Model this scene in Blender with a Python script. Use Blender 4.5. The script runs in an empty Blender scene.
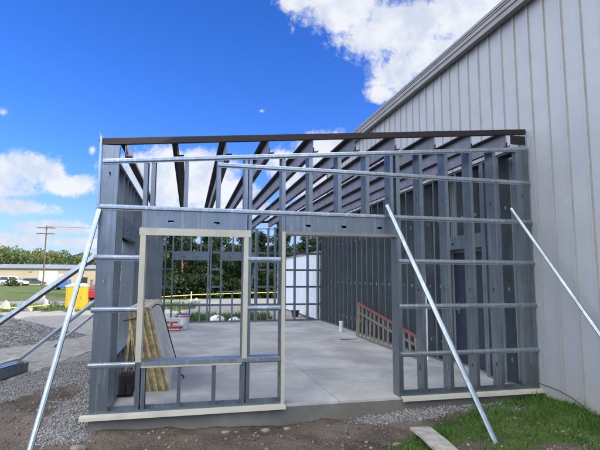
import bpy, math, random
from mathutils import Vector, Matrix
import numpy as np
R = math.radians
sc = bpy.context.scene
COL = sc.collection
random.seed(7); rng = np.random.default_rng(7)

# ------------------------------------------------------------------ camera
cam = bpy.data.cameras.new('camera'); camo = bpy.data.objects.new('camera', cam); COL.objects.link(camo)
yaw, pitch, roll = R(13.387), R(6.357), R(0.2494)
fw = Vector((math.sin(yaw)*math.cos(pitch), math.cos(yaw)*math.cos(pitch), math.sin(pitch)))
rt = Vector((math.cos(yaw), -math.sin(yaw), 0)); up = rt.cross(fw)
rt2 = rt*math.cos(roll) + up*math.sin(roll); up2 = up*math.cos(roll) - rt*math.sin(roll)
M = Matrix((rt2, up2, -fw)).transposed().to_4x4(); M.translation = Vector((1.0738, -5.9466, 1.6))
camo.matrix_world = M
cam.sensor_width = 36; cam.lens = 36*464.17/600; cam.clip_start = .05; cam.clip_end = 3000
sc.camera = camo
sc.render.resolution_x = 1024; sc.render.resolution_y = 768

# ------------------------------------------------------------------ light and sky
SUN_EL, SUN_AZ = R(25), R(120)           # azimuth clockwise from +Y
sun = bpy.data.lights.new('sun', 'SUN'); sun.energy = 3.6; sun.angle = R(.5); sun.color = (1, .95, .86)
suno = bpy.data.objects.new('sun', sun); COL.objects.link(suno)
sd = Vector((math.sin(SUN_AZ)*math.cos(SUN_EL), math.cos(SUN_AZ)*math.cos(SUN_EL), math.sin(SUN_EL)))
suno.rotation_euler = sd.to_track_quat('Z', 'Y').to_euler(); suno.location = (20, -20, 30)
sc.view_settings.view_transform = 'Standard'; sc.view_settings.look = 'None'
sc.view_settings.exposure = 1.2; sc.view_settings.gamma = 1; sc.view_settings.use_curve_mapping = False

W = bpy.data.worlds.new('World'); sc.world = W; W.use_nodes = True
nt = W.node_tree; nt.nodes.clear(); L = nt.links
class NT:
    def __init__(s, nt): s.nt = nt
    def n(s, t, **k):
        x = s.nt.nodes.new(t)
        for a, b in k.items(): setattr(x, a, b)
        return x
    def link(s, a, b): s.nt.links.new(a, b)
    def val(s, v, sock):
        if isinstance(v, (int, float)): sock.default_value = v
        elif isinstance(v, (tuple, list)): sock.default_value = v
        else: s.link(v, sock)
    def math(s, op, a, b=None, c=None, clamp=False):
        x = s.n('ShaderNodeMath', operation=op, use_clamp=clamp); s.val(a, x.inputs[0])
        if b is not None: s.val(b, x.inputs[1])
        if c is not None: s.val(c, x.inputs[2])
        return x.outputs[0]
    def mix(s, f, a, b, mode='MIX'):
        x = s.n('ShaderNodeMix', data_type='RGBA', blend_type=mode); s.val(f, x.inputs[0])
        s.val(a, x.inputs[6]); s.val(b, x.inputs[7]); return x.outputs[2]
    def noise(s, vec, scale, detail=4, rough=.55, dist=0):
        x = s.n('ShaderNodeTexNoise'); s.link(vec, x.inputs['Vector']); x.inputs['Scale'].default_value = scale
        x.inputs['Detail'].default_value = detail; x.inputs['Roughness'].default_value = rough
        x.inputs['Distortion'].default_value = dist; return x
    def ramp(s, f, a, b):
        x = s.n('ShaderNodeMapRange', interpolation_type='SMOOTHSTEP'); s.val(f, x.inputs[0])
        x.inputs[1].default_value = a; x.inputs[2].default_value = b; return x.outputs[0]
w = NT(nt)
sky = w.n('ShaderNodeTexSky', sky_type='NISHITA'); sky.sun_disc = False; sky.sun_elevation = SUN_EL
sky.sun_rotation = SUN_AZ; sky.air_density = 1.0; sky.dust_density = .35; sky.ozone_density = 2.2
hs = w.n('ShaderNodeHueSaturation'); hs.inputs['Saturation'].default_value = 1.13; hs.inputs['Value'].default_value = .60
tint = w.mix(1.0, sky.outputs[0], (.62, .72, 1.24, 1), 'MULTIPLY'); w.link(tint, hs.inputs['Color'])
tc = w.n('ShaderNodeTexCoord'); sx = w.n('ShaderNodeSeparateXYZ'); w.link(tc.outputs['Generated'], sx.inputs[0])
az = w.math('ARCTAN2', sx.outputs[0], sx.outputs[1]); el = w.math('ARCSINE', sx.outputs[2])
# wobble the cloud outlines
nz = w.noise(tc.outputs['Generated'], 7, 9, .66, .25); nz2 = w.noise(tc.outputs['Generated'], 30, 8, .7, .3)
CL = [(-0.3054,0.1988,0.0707,0.0311),(-0.2365,0.176,0.0535,0.021),(-0.3559,0.1745,0.063,0.0391),(-0.3264,0.1248,0.0549,0.0164),(-0.2592,0.0901,0.0624,0.0133),(-0.3257,0.0644,0.0728,0.0128),(-0.2094,0.0634,0.0634,0.0097),(-0.3516,0.2929,0.0171,0.0186),(0.1481,0.3503,0.0199,0.0101),(-0.1973,0.2456,0.0165,0.0192),(-0.0342,0.2034,0.0938,0.0491),(0.0274,0.2233,0.0531,0.0373),(-0.0831,0.1656,0.0602,0.0366),(0.0773,0.1791,0.0472,0.0254),(0.299,0.2604,0.0741,0.0418),(0.2111,0.2393,0.0396,0.0211),(0.2726,0.1969,0.0653,0.0298),(0.3341,0.5516,0.1115,0.048),(0.4557,0.5079,0.1156,0.0727),(0.6028,0.5241,0.1137,0.0495),(0.4493,0.4214,0.0635,0.0451),(0.4096,0.3793,0.0345,0.0196),(0.2314,0.5623,0.0595,0.0241),(0.5176,0.4377,0.0612,0.0474),(0.1252,0.1377,0.1951,0.0171),
      # unseen clouds added around the rest of the sky as fill light
      (1.0,.75,.3,.2),(-.95,.5,.35,.22),(-1.6,.7,.55,.4),(1.7,.5,.5,.3),(2.6,.7,.6,.45),(-2.4,.6,.6,.45),(-.75,.2,.25,.09),(-1.9,.22,.6,.12),(-2.9,1.0,.9,.35),(-1.2,1.1,.8,.3)]
cur = None
for a0, e0, ra, re in CL:
    du = w.math('MULTIPLY', w.math('SUBTRACT', az, a0), 1/ra); dv = w.math('MULTIPLY', w.math('SUBTRACT', el, e0), 1/re)
    d = w.math('SQRT', w.math('ADD', w.math('MULTIPLY', du, du), w.math('MULTIPLY', dv, dv)))
    b = w.math('SUBTRACT', .26 if ra < .03 else ((1.0 if a0 < -.2 else 1.25) if e0 < .24 and ra < .12 else 1.05), d)
    cur = b if cur is None else w.math('SMOOTH_MAX', cur, b, .25)
dens = w.math('ADD', cur, w.math('MULTIPLY', w.math('SUBTRACT', nz.outputs[0], .46), 2.1))
dens = w.math('ADD', dens, w.math('MULTIPLY', w.math('SUBTRACT', nz2.outputs[0], .5), 1.7))
mask = w.ramp(dens, -.18, .42)
lowhaze = w.math('MULTIPLY', w.ramp(el, .22, -.03), .75)
cshade = w.noise(tc.outputs['Generated'], 14, 5, .6)
ccol = w.mix(w.ramp(cshade.outputs[0], .35, .62), (2.0, 2.2, 2.55, 1), (2.75, 2.8, 2.9, 1))
# clouds out of view behind and overhead, boosted to brighten the shaded foreground
back = w.ramp(w.math('ADD', w.math('ABSOLUTE', w.math('SUBTRACT', az, .23)), w.math('MULTIPLY', el, .35)), .8, 1.35)
ccol = w.mix(back, ccol, (10.2, 10.6, 11.3, 1))
c1 = w.mix(lowhaze, hs.outputs[0], (1.45, 1.9, 2.6, 1))
c2 = w.mix(w.math('MULTIPLY', mask, .93), c1, ccol)
bg = w.n('ShaderNodeBackground'); bg.inputs[1].default_value = .15; w.link(c2, bg.inputs[0])
wo = w.n('ShaderNodeOutputWorld'); w.link(bg.outputs[0], wo.inputs[0])

# ------------------------------------------------------------------ materials
def newmat(name):
    m = bpy.data.materials.new(name); m.use_nodes = True; m.node_tree.nodes.clear()
    t = NT(m.node_tree); p = t.n('ShaderNodeBsdfPrincipled'); o = t.n('ShaderNodeOutputMaterial')
    t.link(p.outputs[0], o.inputs[0]); return m, t, p
def simple(name, col, rough=.6, metal=0., var=.15, scale=6., bump=0., bscale=60., spec=.5, coord='Object', dirt=None, dscale=1.5):
    m, t, p = newmat(name); c = t.n('ShaderNodeTexCoord').outputs[coord]
    n = t.noise(c, scale, 5, .6)
    a = tuple(x*(1-var) for x in col)+(1,); b = tuple(min(1, x*(1+var)) for x in col)+(1,)
    k = t.mix(t.ramp(n.outputs[0], .3, .7), a, b)
    if dirt:
        n3 = t.noise(c, dscale, 6, .65)
        k = t.mix(t.math('MULTIPLY', t.ramp(n3.outputs[0], .5, .75), dirt[3]), k, tuple(dirt[:3])+(1,))
    t.link(k, p.inputs['Base Color'])
    r2 = t.math('MULTIPLY_ADD', n.outputs[0], .2, rough-.1, clamp=True); t.link(r2, p.inputs['Roughness'])
    p.inputs['Metallic'].default_value = metal; p.inputs['Specular IOR Level'].default_value = spec
    if bump:
        bn = t.noise(c, bscale, 4, .6); bp = t.n('ShaderNodeBump'); bp.inputs['Strength'].default_value = bump
        bp.inputs['Distance'].default_value = .01; t.link(bn.outputs[0], bp.inputs['Height']); t.link(bp.outputs[0], p.inputs['Normal'])
    return m
def galvmat(name, col, rough=.4, metal=.8, coord='Object'):
    m, t, p = newmat(name); c = t.n('ShaderNodeTexCoord').outputs[coord]
    vo = t.n('ShaderNodeTexVoronoi'); vo.inputs['Scale'].default_value = 55; t.link(c, vo.inputs['Vector'])
    big = t.noise(c, 2.2, 5, .6); fine = t.noise(c, 30, 3)
    mp = t.n('ShaderNodeMapping'); mp.inputs['Scale'].default_value = (14, 14, .8); t.link(c, mp.inputs[0])
    st = t.noise(mp.outputs[0], 1.5, 4, .6)
    k = t.mix(.35, tuple(col)+(1,), vo.outputs['Color'], 'SOFT_LIGHT')
    bw = t.n('ShaderNodeRGBToBW'); t.link(k, bw.inputs[0])
    k = t.mix(.8, k, tuple(col)+(1,))
    k = t.mix(t.ramp(big.outputs[0], .35, .7), k, tuple(x*.78 for x in col)+(1,))
    k = t.mix(t.math('MULTIPLY', t.ramp(st.outputs[0], .5, .72), .55), k, tuple(min(1, x*1.6) for x in col)+(1,))
    sp = t.noise(c, 4.5, 6, .7); k = t.mix(t.math('MULTIPLY', t.ramp(sp.outputs[0], .56, .72), .4), k, tuple(x*.6 for x in col)+(1,))
    t.link(k, p.inputs['Base Color']); p.inputs['Metallic'].default_value = metal
    r = t.math('MULTIPLY_ADD', big.outputs[0], .25, rough-.12); r = t.math('ADD', r, t.math('MULTIPLY', bw.outputs[0], .12))
    t.link(r, p.inputs['Roughness'])
    bp = t.n('ShaderNodeBump'); bp.inputs['Strength'].default_value = .12; bp.inputs['Distance'].default_value = .004
    t.link(fine.outputs[0], bp.inputs['Height']); t.link(bp.outputs[0], p.inputs['Normal'])
    return m
MT = {}
MT['galv'] = galvmat('galvanised_steel', (.26, .295, .32), .33, .9)
MT['galv_dark'] = galvmat('galvanised_steel_dull', (.24, .28, .31), .38, .85)
MT['galv_bright'] = galvmat('galvanised_steel_bright', (.47, .52, .55), .27, .95)
MT['brace'] = galvmat('galvanised_brace_steel', (.33, .38, .42), .30, .95)
MT['container_paint'] = simple('pale_container_paint', (.52, .57, .64), .5, 0, .06, 2)
MT['rock'] = simple('tan_rock', (.20, .17, .135), .9, 0, .3, 9, .6, 30)
MT['web'] = galvmat('purlin_steel', (.165, .165, .20), .5, .3)
MT['red_brown'] = simple('dark_red_brown_steel', (.014, .008, .008), .7, .0, .35, 5, .1, 40)
MT['cream'] = simple('cream_trim', (.48, .455, .365), .45, 0, .05, 3, dirt=(.35, .32, .26, .5), dscale=4)
MT['siding'] = None
MT['fascia'] = simple('fascia_metal', (.22, .22, .21), .5, .1, .1, 2, dirt=(.18, .18, .16, .5))
MT['dark_door'] = simple('navy_door_paint', (.018, .026, .05), .4, 0, .15, 3)
MT['steel'] = simple('plain_steel', (.5, .5, .5), .3, .9)
MT['ladder_red'] = simple('red_fibreglass', (.24, .065, .06), .5, 0, .2, 8)
MT['ladder_rung'] = simple('aluminium_rung', (.19, .165, .14), .5, .2, .15, 8)
MT['board_edge'] = simple('yellow_board_edge', (.46, .35, .16), .85, 0, .45, 14, .5, 80)
MT['board_edge2'] = simple('tan_board_edge', (.24, .19, .11), .85, 0, .4, 14, .5, 80)
MT['facer'] = simple('grey_board_facer', (.78, .77, .74), .6, 0, .12, 5, dirt=(.25, .26, .27, .5))
MT['boardtop'] = simple('pale_board_facer', (.50, .45, .33), .8, 0, .1, 5)
MT['black'] = simple('black_fabric', (.012, .012, .013), .7, 0, .3, 20, .5, 120)
MT['rubber'] = simple('black_rubber', (.02, .02, .02), .7)
MT['white'] = simple('white_plastic', (.72, .73, .74), .45, 0, .05, 5)
MT['pvc'] = simple('white_pvc', (.62, .64, .66), .35)
MT['redp'] = simple('red_print', (.45, .05, .04), .5)
MT['bluep'] = simple('blue_print', (.04, .08, .3), .5)
MT['yellow'] = simple('yellow_plastic', (.44, .29, .01), .5, 0, .08, 2)
MT['yellow_tape'] = simple('yellow_tape', (.5, .44, .06), .5)
MT['asphalt'] = simple('worn_asphalt', (.19, .19, .185), .9, 0, .12, .5, .3, 30)
MT['tan'] = simple('tan_metal_siding', (.34, .28, .19), .6, 0, .06, .3)
MT['greyroof'] = simple('grey_roof_metal', (.22, .24, .26), .5, .2, .1, .2)
MT['wood'] = simple('weathered_wood', (.20, .16, .12), .85, 0, .3, 12, .4, 40)
MT['plank'] = simple('grey_weathered_plank', (.33, .31, .27), .85, 0, .25, 9, .4, 60)
MT['stone'] = simple('boulder_stone', (.30, .29, .27), .9, 0, .25, 4, .6, 14)
MT['glass'] = simple('dark_car_glass', (.02, .025, .03), .08, 0, .1, spec=.9)
MT['suvp'] = simple('white_car_paint', (.75, .76, .77), .2, 0, .02)
MT['redcar'] = simple('red_car_paint', (.38, .02, .025), .25, 0, .05)
MT['bluecar'] = simple('blue_car_paint', (.03, .12, .42), .3, 0, .1)
MT['darkcar'] = simple('dark_car_paint', (.05, .055, .06), .3, 0, .1)
MT['rim'] = simple('alloy_rim', (.4, .4, .4), .35, .8)
MT['tail'] = simple('tail_light_red', (.4, .01, .01), .3)
MT['bark'] = simple('tree_bark', (.10, .075, .05), .9, 0, .3, 8, .6, 25)
MT['tyre'] = MT['rubber']
MT['lid'] = simple('pale_translucent_lid', (.7, .72, .72), .5)

def foliage(name, c1, c2, scale=.35):
    m, t, p = newmat(name); c = t.n('ShaderNodeTexCoord').outputs['Object']
    n = t.noise(c, scale, 3, .5); n2 = t.noise(c, 7, 2)
    k = t.mix(t.ramp(n.outputs[0], .38, .62), tuple(c1)+(1,), tuple(c2)+(1,))
    k = t.mix(t.math('MULTIPLY', t.ramp(n2.outputs[0], .4, .7), .4), k, tuple(min(1, x*1.5) for x in c2)+(1,))
    t.link(k, p.inputs['Base Color']); p.inputs['Roughness'].default_value = .6
    p.inputs['Specular IOR Level'].default_value = .25
    tr = t.n('ShaderNodeBsdfTranslucent'); t.link(k, tr.inputs[0]); ms = t.n('ShaderNodeMixShader'); ms.inputs[0].default_value = .25
    t.link(p.outputs[0], ms.inputs[1]); t.link(tr.outputs[0], ms.inputs[2])
    o = [x for x in t.nt.nodes if x.type == 'OUTPUT_MATERIAL'][0]; t.link(ms.outputs[0], o.inputs[0])
    return m
MT['leaf'] = foliage('broad_leaves', (.028, .055, .014), (.055, .095, .022))
MT['leaf_dark'] = foliage('dark_leaves', (.012, .028, .010), (.026, .050, .016))
MT['leaf_far'] = foliage('far_woods_leaves', (.04, .07, .024), (.135, .14, .042), .09)
MT['grass'] = foliage('grass_blades', (.036, .10, .016), (.075, .15, .026), 1.2)
MT['weed'] = foliage('weed_leaves', (.05, .10, .025), (.10, .15, .04), 1.)

# siding with faint dirt near the ground
def siding():
    m, t, p = newmat('white_metal_siding'); c = t.n('ShaderNodeTexCoord').outputs['Object']
    n = t.noise(c, .8, 6, .6)
    mp = t.n('ShaderNodeMapping'); mp.inputs['Scale'].default_value = (9, 9, .5); t.link(c, mp.inputs[0]); st = t.noise(mp.outputs[0], 1.3, 5, .65)
    k = t.mix(t.ramp(n.outputs[0], .3, .75), (.29, .31, .34, 1), (.34, .36, .39, 1))
    k = t.mix(t.math('MULTIPLY', t.ramp(st.outputs[0], .5, .8), .16), k, (.34, .34, .33, 1))
    s = t.n('ShaderNodeSeparateXYZ'); t.link(c, s.inputs[0])
    low = t.math('MULTIPLY', t.ramp(t.math('ADD', s.outputs[2], t.math('MULTIPLY', n.outputs[0], -.5)), .25, -.35), .55)
    k = t.mix(low, k, (.34, .31, .25, 1))
    t.link(k, p.inputs['Base Color']); p.inputs['Roughness'].default_value = .5; p.inputs['Metallic'].default_value = .0
    bn = t.noise(c, 1.9, 2); bp = t.n('ShaderNodeBump'); bp.inputs['Strength'].default_value = .5; bp.inputs['Distance'].default_value = .03
    t.link(bn.outputs[0], bp.inputs['Height']); t.link(bp.outputs[0], p.inputs['Normal'])
    return m
MT['siding'] = siding()
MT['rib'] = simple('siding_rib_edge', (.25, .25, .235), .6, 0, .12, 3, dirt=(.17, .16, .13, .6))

def concrete(name, base, wet=False):
    m, t, p = newmat(name); c = t.n('ShaderNodeTexCoord').outputs['Object']
    n = t.noise(c, .9, 7, .62, .4); n2 = t.noise(c, 5, 6, .6); n3 = t.noise(c, 60, 3); n4 = t.noise(c, .45, 5, .6, .8)
    k = t.mix(t.ramp(n.outputs[0], .35, .68), tuple(x*.66 for x in base)+(1,), tuple(x*1.12 for x in base)+(1,))
    k = t.mix(t.math('MULTIPLY', t.ramp(n2.outputs[0], .48, .68), .5), k, tuple(x*.7 for x in base)+(1,))
    k = t.mix(t.math('MULTIPLY', t.ramp(n4.outputs[0], .48, .62), .45), k, (base[0]*.75, base[1]*.68, base[2]*.58, 1))
    k = t.mix(t.math('MULTIPLY', n3.outputs[0], .25), k, tuple(x*.75 for x in base)+(1,))
    t.link(k, p.inputs['Base Color']); t.link(t.math('MULTIPLY_ADD', n.outputs[0], .5, .38), p.inputs['Roughness'])
    bp = t.n('ShaderNodeBump'); bp.inputs['Strength'].default_value = .9 if wet else .25; bp.inputs['Distance'].default_value = .02 if wet else .004
    t.link(n2.outputs[0] if wet else n3.outputs[0], bp.inputs['Height']); t.link(bp.outputs[0], p.inputs['Normal'])
    return m
MT['slab'] = concrete('slab_concrete', (.50, .495, .47))
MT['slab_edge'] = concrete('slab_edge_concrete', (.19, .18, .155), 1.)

def groundmat():
    m, t, p = newmat('ground_earth'); c = t.n('ShaderNodeTexCoord').outputs['Object']
    a = t.n('ShaderNodeAttribute'); a.attribute_name = 'zone'; s = t.n('ShaderNodeSeparateColor'); t.link(a.outputs['Color'], s.inputs[0])
    wob = t.noise(c, 3.2, 6, .65)
    def z(ch): return t.ramp(t.math('ADD', s.outputs[ch], t.math('MULTIPLY', t.math('SUBTRACT', wob.outputs[0], .5), .9)), .4, .6)
    n = t.noise(c, 1.1, 7, .65, .3); n2 = t.noise(c, 22, 5, .7); n3 = t.noise(c, 7, 5, .6)
    vo = t.n('ShaderNodeTexVoronoi'); vo.inputs['Scale'].default_value = 42; t.link(c, vo.inputs['Vector'])
    vg = t.n('ShaderNodeRGBToBW'); t.link(vo.outputs['Color'], vg.inputs[0])
    dirt = t.mix(t.ramp(n.outputs[0], .35, .68), (.06, .046, .035, 1), (.15, .12, .092, 1))
    dirt = t.mix(t.math('MULTIPLY', t.ramp(n2.outputs[0], .45, .75), .6), dirt, (.19, .16, .125, 1))
    grav = t.mix(vg.outputs[0], (.085, .082, .077, 1), (.27, .262, .245, 1))
    lot = t.mix(t.ramp(n3.outputs[0], .35, .65), (.24, .225, .20, 1), (.33, .32, .295, 1))
    lot = t.mix(t.math('MULTIPLY', vg.outputs[0], .35), lot, (.18, .175, .165, 1))
    gr = t.mix(t.ramp(n.outputs[0], .35, .65), (.055, .085, .022, 1), (.11, .13, .04, 1))
    gr = t.mix(t.math('MULTIPLY', t.ramp(n3.outputs[0], .5, .75), .5), gr, (.05, .055, .025, 1))
    k = t.mix(z(0), dirt, grav); k = t.mix(z(2), k, lot); k = t.mix(z(1), k, gr)
    t.link(k, p.inputs['Base Color']); p.inputs['Roughness'].default_value = .95; p.inputs['Specular IOR Level'].default_value = .2
    h = t.math('ADD', t.math('MULTIPLY', n2.outputs[0], .6), t.math('MULTIPLY', vo.outputs['Distance'], .8))
    bp = t.n('ShaderNodeBump'); bp.inputs['Strength'].default_value = .8; bp.inputs['Distance'].default_value = .02
    t.link(h, bp.inputs['Height']); t.link(bp.outputs[0], p.inputs['Normal'])
    return m
MT['ground'] = groundmat()
def gravelmat(name, c1, c2):
    m, t, p = newmat(name); c = t.n('ShaderNodeTexCoord').outputs['Object']
    vo = t.n('ShaderNodeTexVoronoi'); vo.inputs['Scale'].default_value = 26; t.link(c, vo.inputs['Vector'])
    vg = t.n('ShaderNodeRGBToBW'); t.link(vo.outputs['Color'], vg.inputs[0])
    n = t.noise(c, .8, 4)
    k = t.mix(vg.outputs[0], tuple(c1)+(1,), tuple(c2)+(1,)); k = t.mix(t.math('MULTIPLY', n.outputs[0], .3), k, (.16, .14, .115, 1))
    t.link(k, p.inputs['Base Color']); p.inputs['Roughness'].default_value = .9
    bp = t.n('ShaderNodeBump'); bp.inputs['Strength'].default_value = .9; bp.inputs['Distance'].default_value = .03
    t.link(vo.outputs['Distance'], bp.inputs['Height']); t.link(bp.outputs[0], p.inputs['Normal'])
    return m
MT['pile'] = gravelmat('crushed_stone', (.15, .146, .14), (.36, .35, .335))
def stonemat(name, cols):
    m, t, p = newmat(name); a = t.n('ShaderNodeAttribute'); a.attribute_name = 'tone'
    k = t.mix(a.outputs['Fac'], tuple(cols[0])+(1,), tuple(cols[1])+(1,)); t.link(k, p.inputs['Base Color'])
    p.inputs['Roughness'].default_value = .9; return m
MT['pebble'] = stonemat('grey_pebbles', ((.09, .086, .08), (.36, .345, .325)))
MT['clod'] = stonemat('brown_clods', ((.06, .046, .034), (.26, .22, .175)))

# ------------------------------------------------------------------ helpers
def tag(o, label=None, cat=None, group=None, kind=None):
    if label: o['label'] = label
    if cat: o['category'] = cat
    if group: o['group'] = group
    if kind: o['kind'] = kind
    return o
def thing(name, loc, label, cat, group=None, rz=0):
    o = bpy.data.objects.new(name, None); COL.objects.link(o); o.location = loc; o.rotation_euler[2] = rz
    o.empty_display_size = .1; return tag(o, label, cat, group)
def wloc(o):
    v = Vector((0, 0, 0))
    while o: v += o.location; o = o.parent
    return v
class MB:
    def __init__(s): s.v = []; s.f = []; s.m = []
    def add(s, vs, fs, mi=0):
        b = len(s.v); s.v += [tuple(x) for x in vs]; s.f += [tuple(b+i for i in f) for f in fs]; s.m += [mi]*len(fs); return s
    def obox(s, o, a, b, c, mi=0):
        o, a, b, c = Vector(o), Vector(a), Vector(b), Vector(c)
        if a.cross(b).dot(c) < 0: a, b = b, a
        P = [o, o+a, o+a+b, o+b, o+c, o+a+c, o+a+b+c, o+b+c]
        return s.add(P, [(0,3,2,1),(4,5,6,7),(0,1,5,4),(1,2,6,5),(2,3,7,6),(3,0,4,7)], mi)
    def box(s, x0, x1, y0, y1, z0, z1, mi=0): return s.obox((x0,y0,z0), (x1-x0,0,0), (0,y1-y0,0), (0,0,z1-z0), mi)
    def sweep(s, prof, o0, o1, ea, eb, mi=0, caps=True):
        """closed 2D profile (a,b) swept from o0 to o1"""
        o0, o1, ea, eb = Vector(o0), Vector(o1), Vector(ea), Vector(eb); n = len(prof)
        vs = [o0+ea*a+eb*b for a, b in prof]+[o1+ea*a+eb*b for a, b in prof]
        area = sum(prof[i][0]*prof[(i+1) % n][1]-prof[(i+1) % n][0]*prof[i][1] for i in range(n))
        flip = (area*ea.cross(eb).dot(o1-o0)) < 0
        fs = [(i, (i+1) % n, n+(i+1) % n, n+i) for i in range(n)]
        if caps: fs += [tuple(range(n-1, -1, -1)), tuple(range(n, 2*n))]
        if flip: fs = [f[::-1] for f in fs]
        return s.add(vs, fs, mi)
    def tube(s, pts, r, n=8, mi=0, caps=True):
        pts = [Vector(p) for p in pts]; k = len(pts); rr = r if isinstance(r, (list, tuple)) else [r]*k; vs = []
        for i, p in enumerate(pts):
            d = (pts[min(i+1, k-1)]-pts[max(i-1, 0)]).normalized()
            a = d.cross(Vector((0, 0, 1)));
            if a.length < 1e-3: a = d.cross(Vector((0, 1, 0)))
            a.normalize(); b = d.cross(a)
            for j in range(n):
                t = 2*math.pi*j/n; vs.append(p+(a*math.cos(t)+b*math.sin(t))*rr[i])
        fs = []
        for i in range(k-1):
            for j in range(n): fs.append((i*n+j, (i+1)*n+j, (i+1)*n+(j+1) % n, i*n+(j+1) % n)[::-1])
        if caps: fs += [tuple(range(n))[::-1][::-1], tuple(range((k-1)*n, k*n))[::-1]]
        return s.add(vs, fs, mi)
    def build(s, name, mats, parent=None, label=None, local=False, smooth=False, bevel=0):
        me = bpy.data.meshes.new(name); me.from_pydata(s.v, [], s.f)
        mats = mats if isinstance(mats, (list, tuple)) else [mats]
        for m in mats: me.materials.append(MT[m] if isinstance(m, str) else m)
        if len(mats) > 1: me.polygons.foreach_set('material_index', s.m)
        if smooth: me.polygons.foreach_set('use_smooth', [True]*len(me.polygons))
        me.update(); o = bpy.data.objects.new(name, me); COL.objects.link(o)
        if parent:
            if not local: o.location = -wloc(parent)
            o.parent = parent
        if label: o['label'] = label
        if bevel:
            b = o.modifiers.new('bevel', 'BEVEL'); b.width = bevel; b.segments = 2; b.limit_method = 'ANGLE'
        return o
KIDS = {}
def copy_tree(o, parent=None):
    c = o.copy(); COL.objects.link(c)
    if parent: c.parent = parent
    for ch in [x for x in COL.objects if x.parent == o]: copy_tree(ch, c)
    return c

# ------------------------------------------------------------------ ground
def smooth(a, b, x):
    t = np.clip((x-a)/(b-a), 0, 1); return t*t*(3-2*t)
def vnoise(x, y, s, seed=0):
    xs, ys = x*s, y*s; xi, yi = np.floor(xs).astype(int), np.floor(ys).astype(int); fx, fy = xs-xi, ys-yi
    def h(a, b):
        n = (a*374761393+b*668265263+seed*1442695041) & 0x7fffffff; n = ((n ^ (n >> 13))*1274126177) & 0x7fffffff
        return (n & 0xffff)/65535.
    u, v = fx*fx*(3-2*fx), fy*fy*(3-2*fy)
    return (h(xi, yi)*(1-u)+h(xi+1, yi)*u)*(1-v)+(h(xi, yi+1)*(1-u)+h(xi+1, yi+1)*u)*v
def gz(x, y):
    x = np.asarray(x, float); y = np.asarray(y, float)
    b = np.interp(x, [-30, -2, 0, 2.3, 3.2, 3.9, 5.4, 6.1, 9], [-.22, -.2, -.16, -.245, -.215, -.175, -.125, -.08, -.05])
    near = smooth(-3.4, -.3, y)*(1-smooth(.4, 2.5, y))
    b = b*near+(-.21+.08*smooth(3, 6, x)*(1-smooth(0, 6, y)))*(1-near)
    far = smooth(16, 20, y)
    b = b*(1-far)+-.22*far
    amp = np.exp(-((y-2)/14)**2)
    b = b+amp*((vnoise(x, y, 1.1, 1)-.5)*.05+(vnoise(x, y, 4.3, 2)-.5)*.034+(vnoise(x, y, 9, 3)-.5)*.022)
    # shallow trench along the front edge, in front of the left half of the slab
    b = b-.03*np.exp(-((y+.12)/.13)**2)*smooth(.5, 1.5, x)*(1-smooth(3.2, 4.2, x))
    inside = smooth(.0, .12, x)*(1-smooth(5.95, 6.05, x))*smooth(.0, .12, y)*(1-smooth(10.8, 10.95, y))
    return b*(1-inside)+(-.36)*inside
def zones(x, y):
    x = np.asarray(x, float); y = np.asarray(y, float); n = (vnoise(x, y, 2.2, 5)-.5)
    # gravel: patch beside the left corner, the strip further left, the strip along the right of the slab edge
    g1 = (1-smooth(-.02, .14, x))*smooth(-.72, -.46, x+n*.35+(y-1.0)*.05)*smooth(-.55, -.2, y)*(1-smooth(2.4, 3.2, y))
    lo = np.interp(x, [-6, -1.5, -1.2, -.9, -.5, 0], [-1.5, 1.65, 2.1, 2.6, 3.05, 3.4]); hi = np.interp(x, [-7, -1.9, -1.7, -1.5, -1.1, 0], [-1.5, 2.8, 3.8, 5.0, 6.4, 9])
    g2 = smooth(-.15, .15, y-lo+n*.4)*(1-smooth(-.3, .5, y-hi+n*.8))*(x < .05)
    g3 = smooth(3.0, 3.5, x)*(1-smooth(5.2, 5.8, x))*smooth(-.5, -.25, y+n*.25)
    grav = np.clip(g1+g2+g3, 0, 1)
    lot = np.clip(smooth(.0, .5, y-hi)*(x < .05)+smooth(10.5, 11.3, y)*1., 0, 1)*(1-smooth(19.5, 21, y+n*1.5)*(x < 1))*(1-g2)
    lot = lot*(1-smooth(31.5, 32.5, y))
    # grass: right foreground, weed strip by the road, the verge and field beyond the road
    e = np.interp(x, [2.6, 3.2, 3.6, 4.4, 5.2, 6.1], [-2.6, -1.2, -.95, -.45, -.1, .2])
    gr1 = smooth(-.12, .12, e-y+n*.3)*smooth(2.9, 3.4, x+n*.9)
    bare = .7*np.exp(-(((x-3.9)/.45)**2+((y+1.45)/.28)**2))+np.exp(-(((x-4.7)/.4)**2+((y+1.75)/.25)**2))
    gr1 = np.clip(gr1-1.3*bare*(.4+vnoise(x, y, 3, 9)), 0, 1)
    gr1 = gr1*np.clip(1-(vnoise(x, y, 2.6, 77)-.45)*1.6*(1-smooth(-1.25, -.75, y-.35*(x-4.8))), 0, 1)
    gr2 = smooth(20.3, 21.3, y+n*1.6)*(1-smooth(23.6, 24.4, y))*(x < 1.5)
    gr2 = np.maximum(gr2, .8*(smooth(13.2, 13.8, y+n)*(1-smooth(15.6, 16.4, y+n))*(x > .6)*(x < 4.6)))
    gr3 = smooth(31.2, 32, y)
    return grav, np.clip(gr1+gr2+gr3, 0, 1), lot
def axis(a, b, fine, lo, hi):
    v = list(np.arange(a, b+1e-6, fine)); st = fine; x = b
    while x < hi: st *= 1.16; x += st; v.append(x)
    st = fine; x = a
    while x > lo: st *= 1.16; x -= st; v.insert(0, x)
    return np.array(v)
gx = axis(-4.5, 7, .05, -900, 900); gy = axis(-3.2, 8, .05, -60, 1500)
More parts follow.
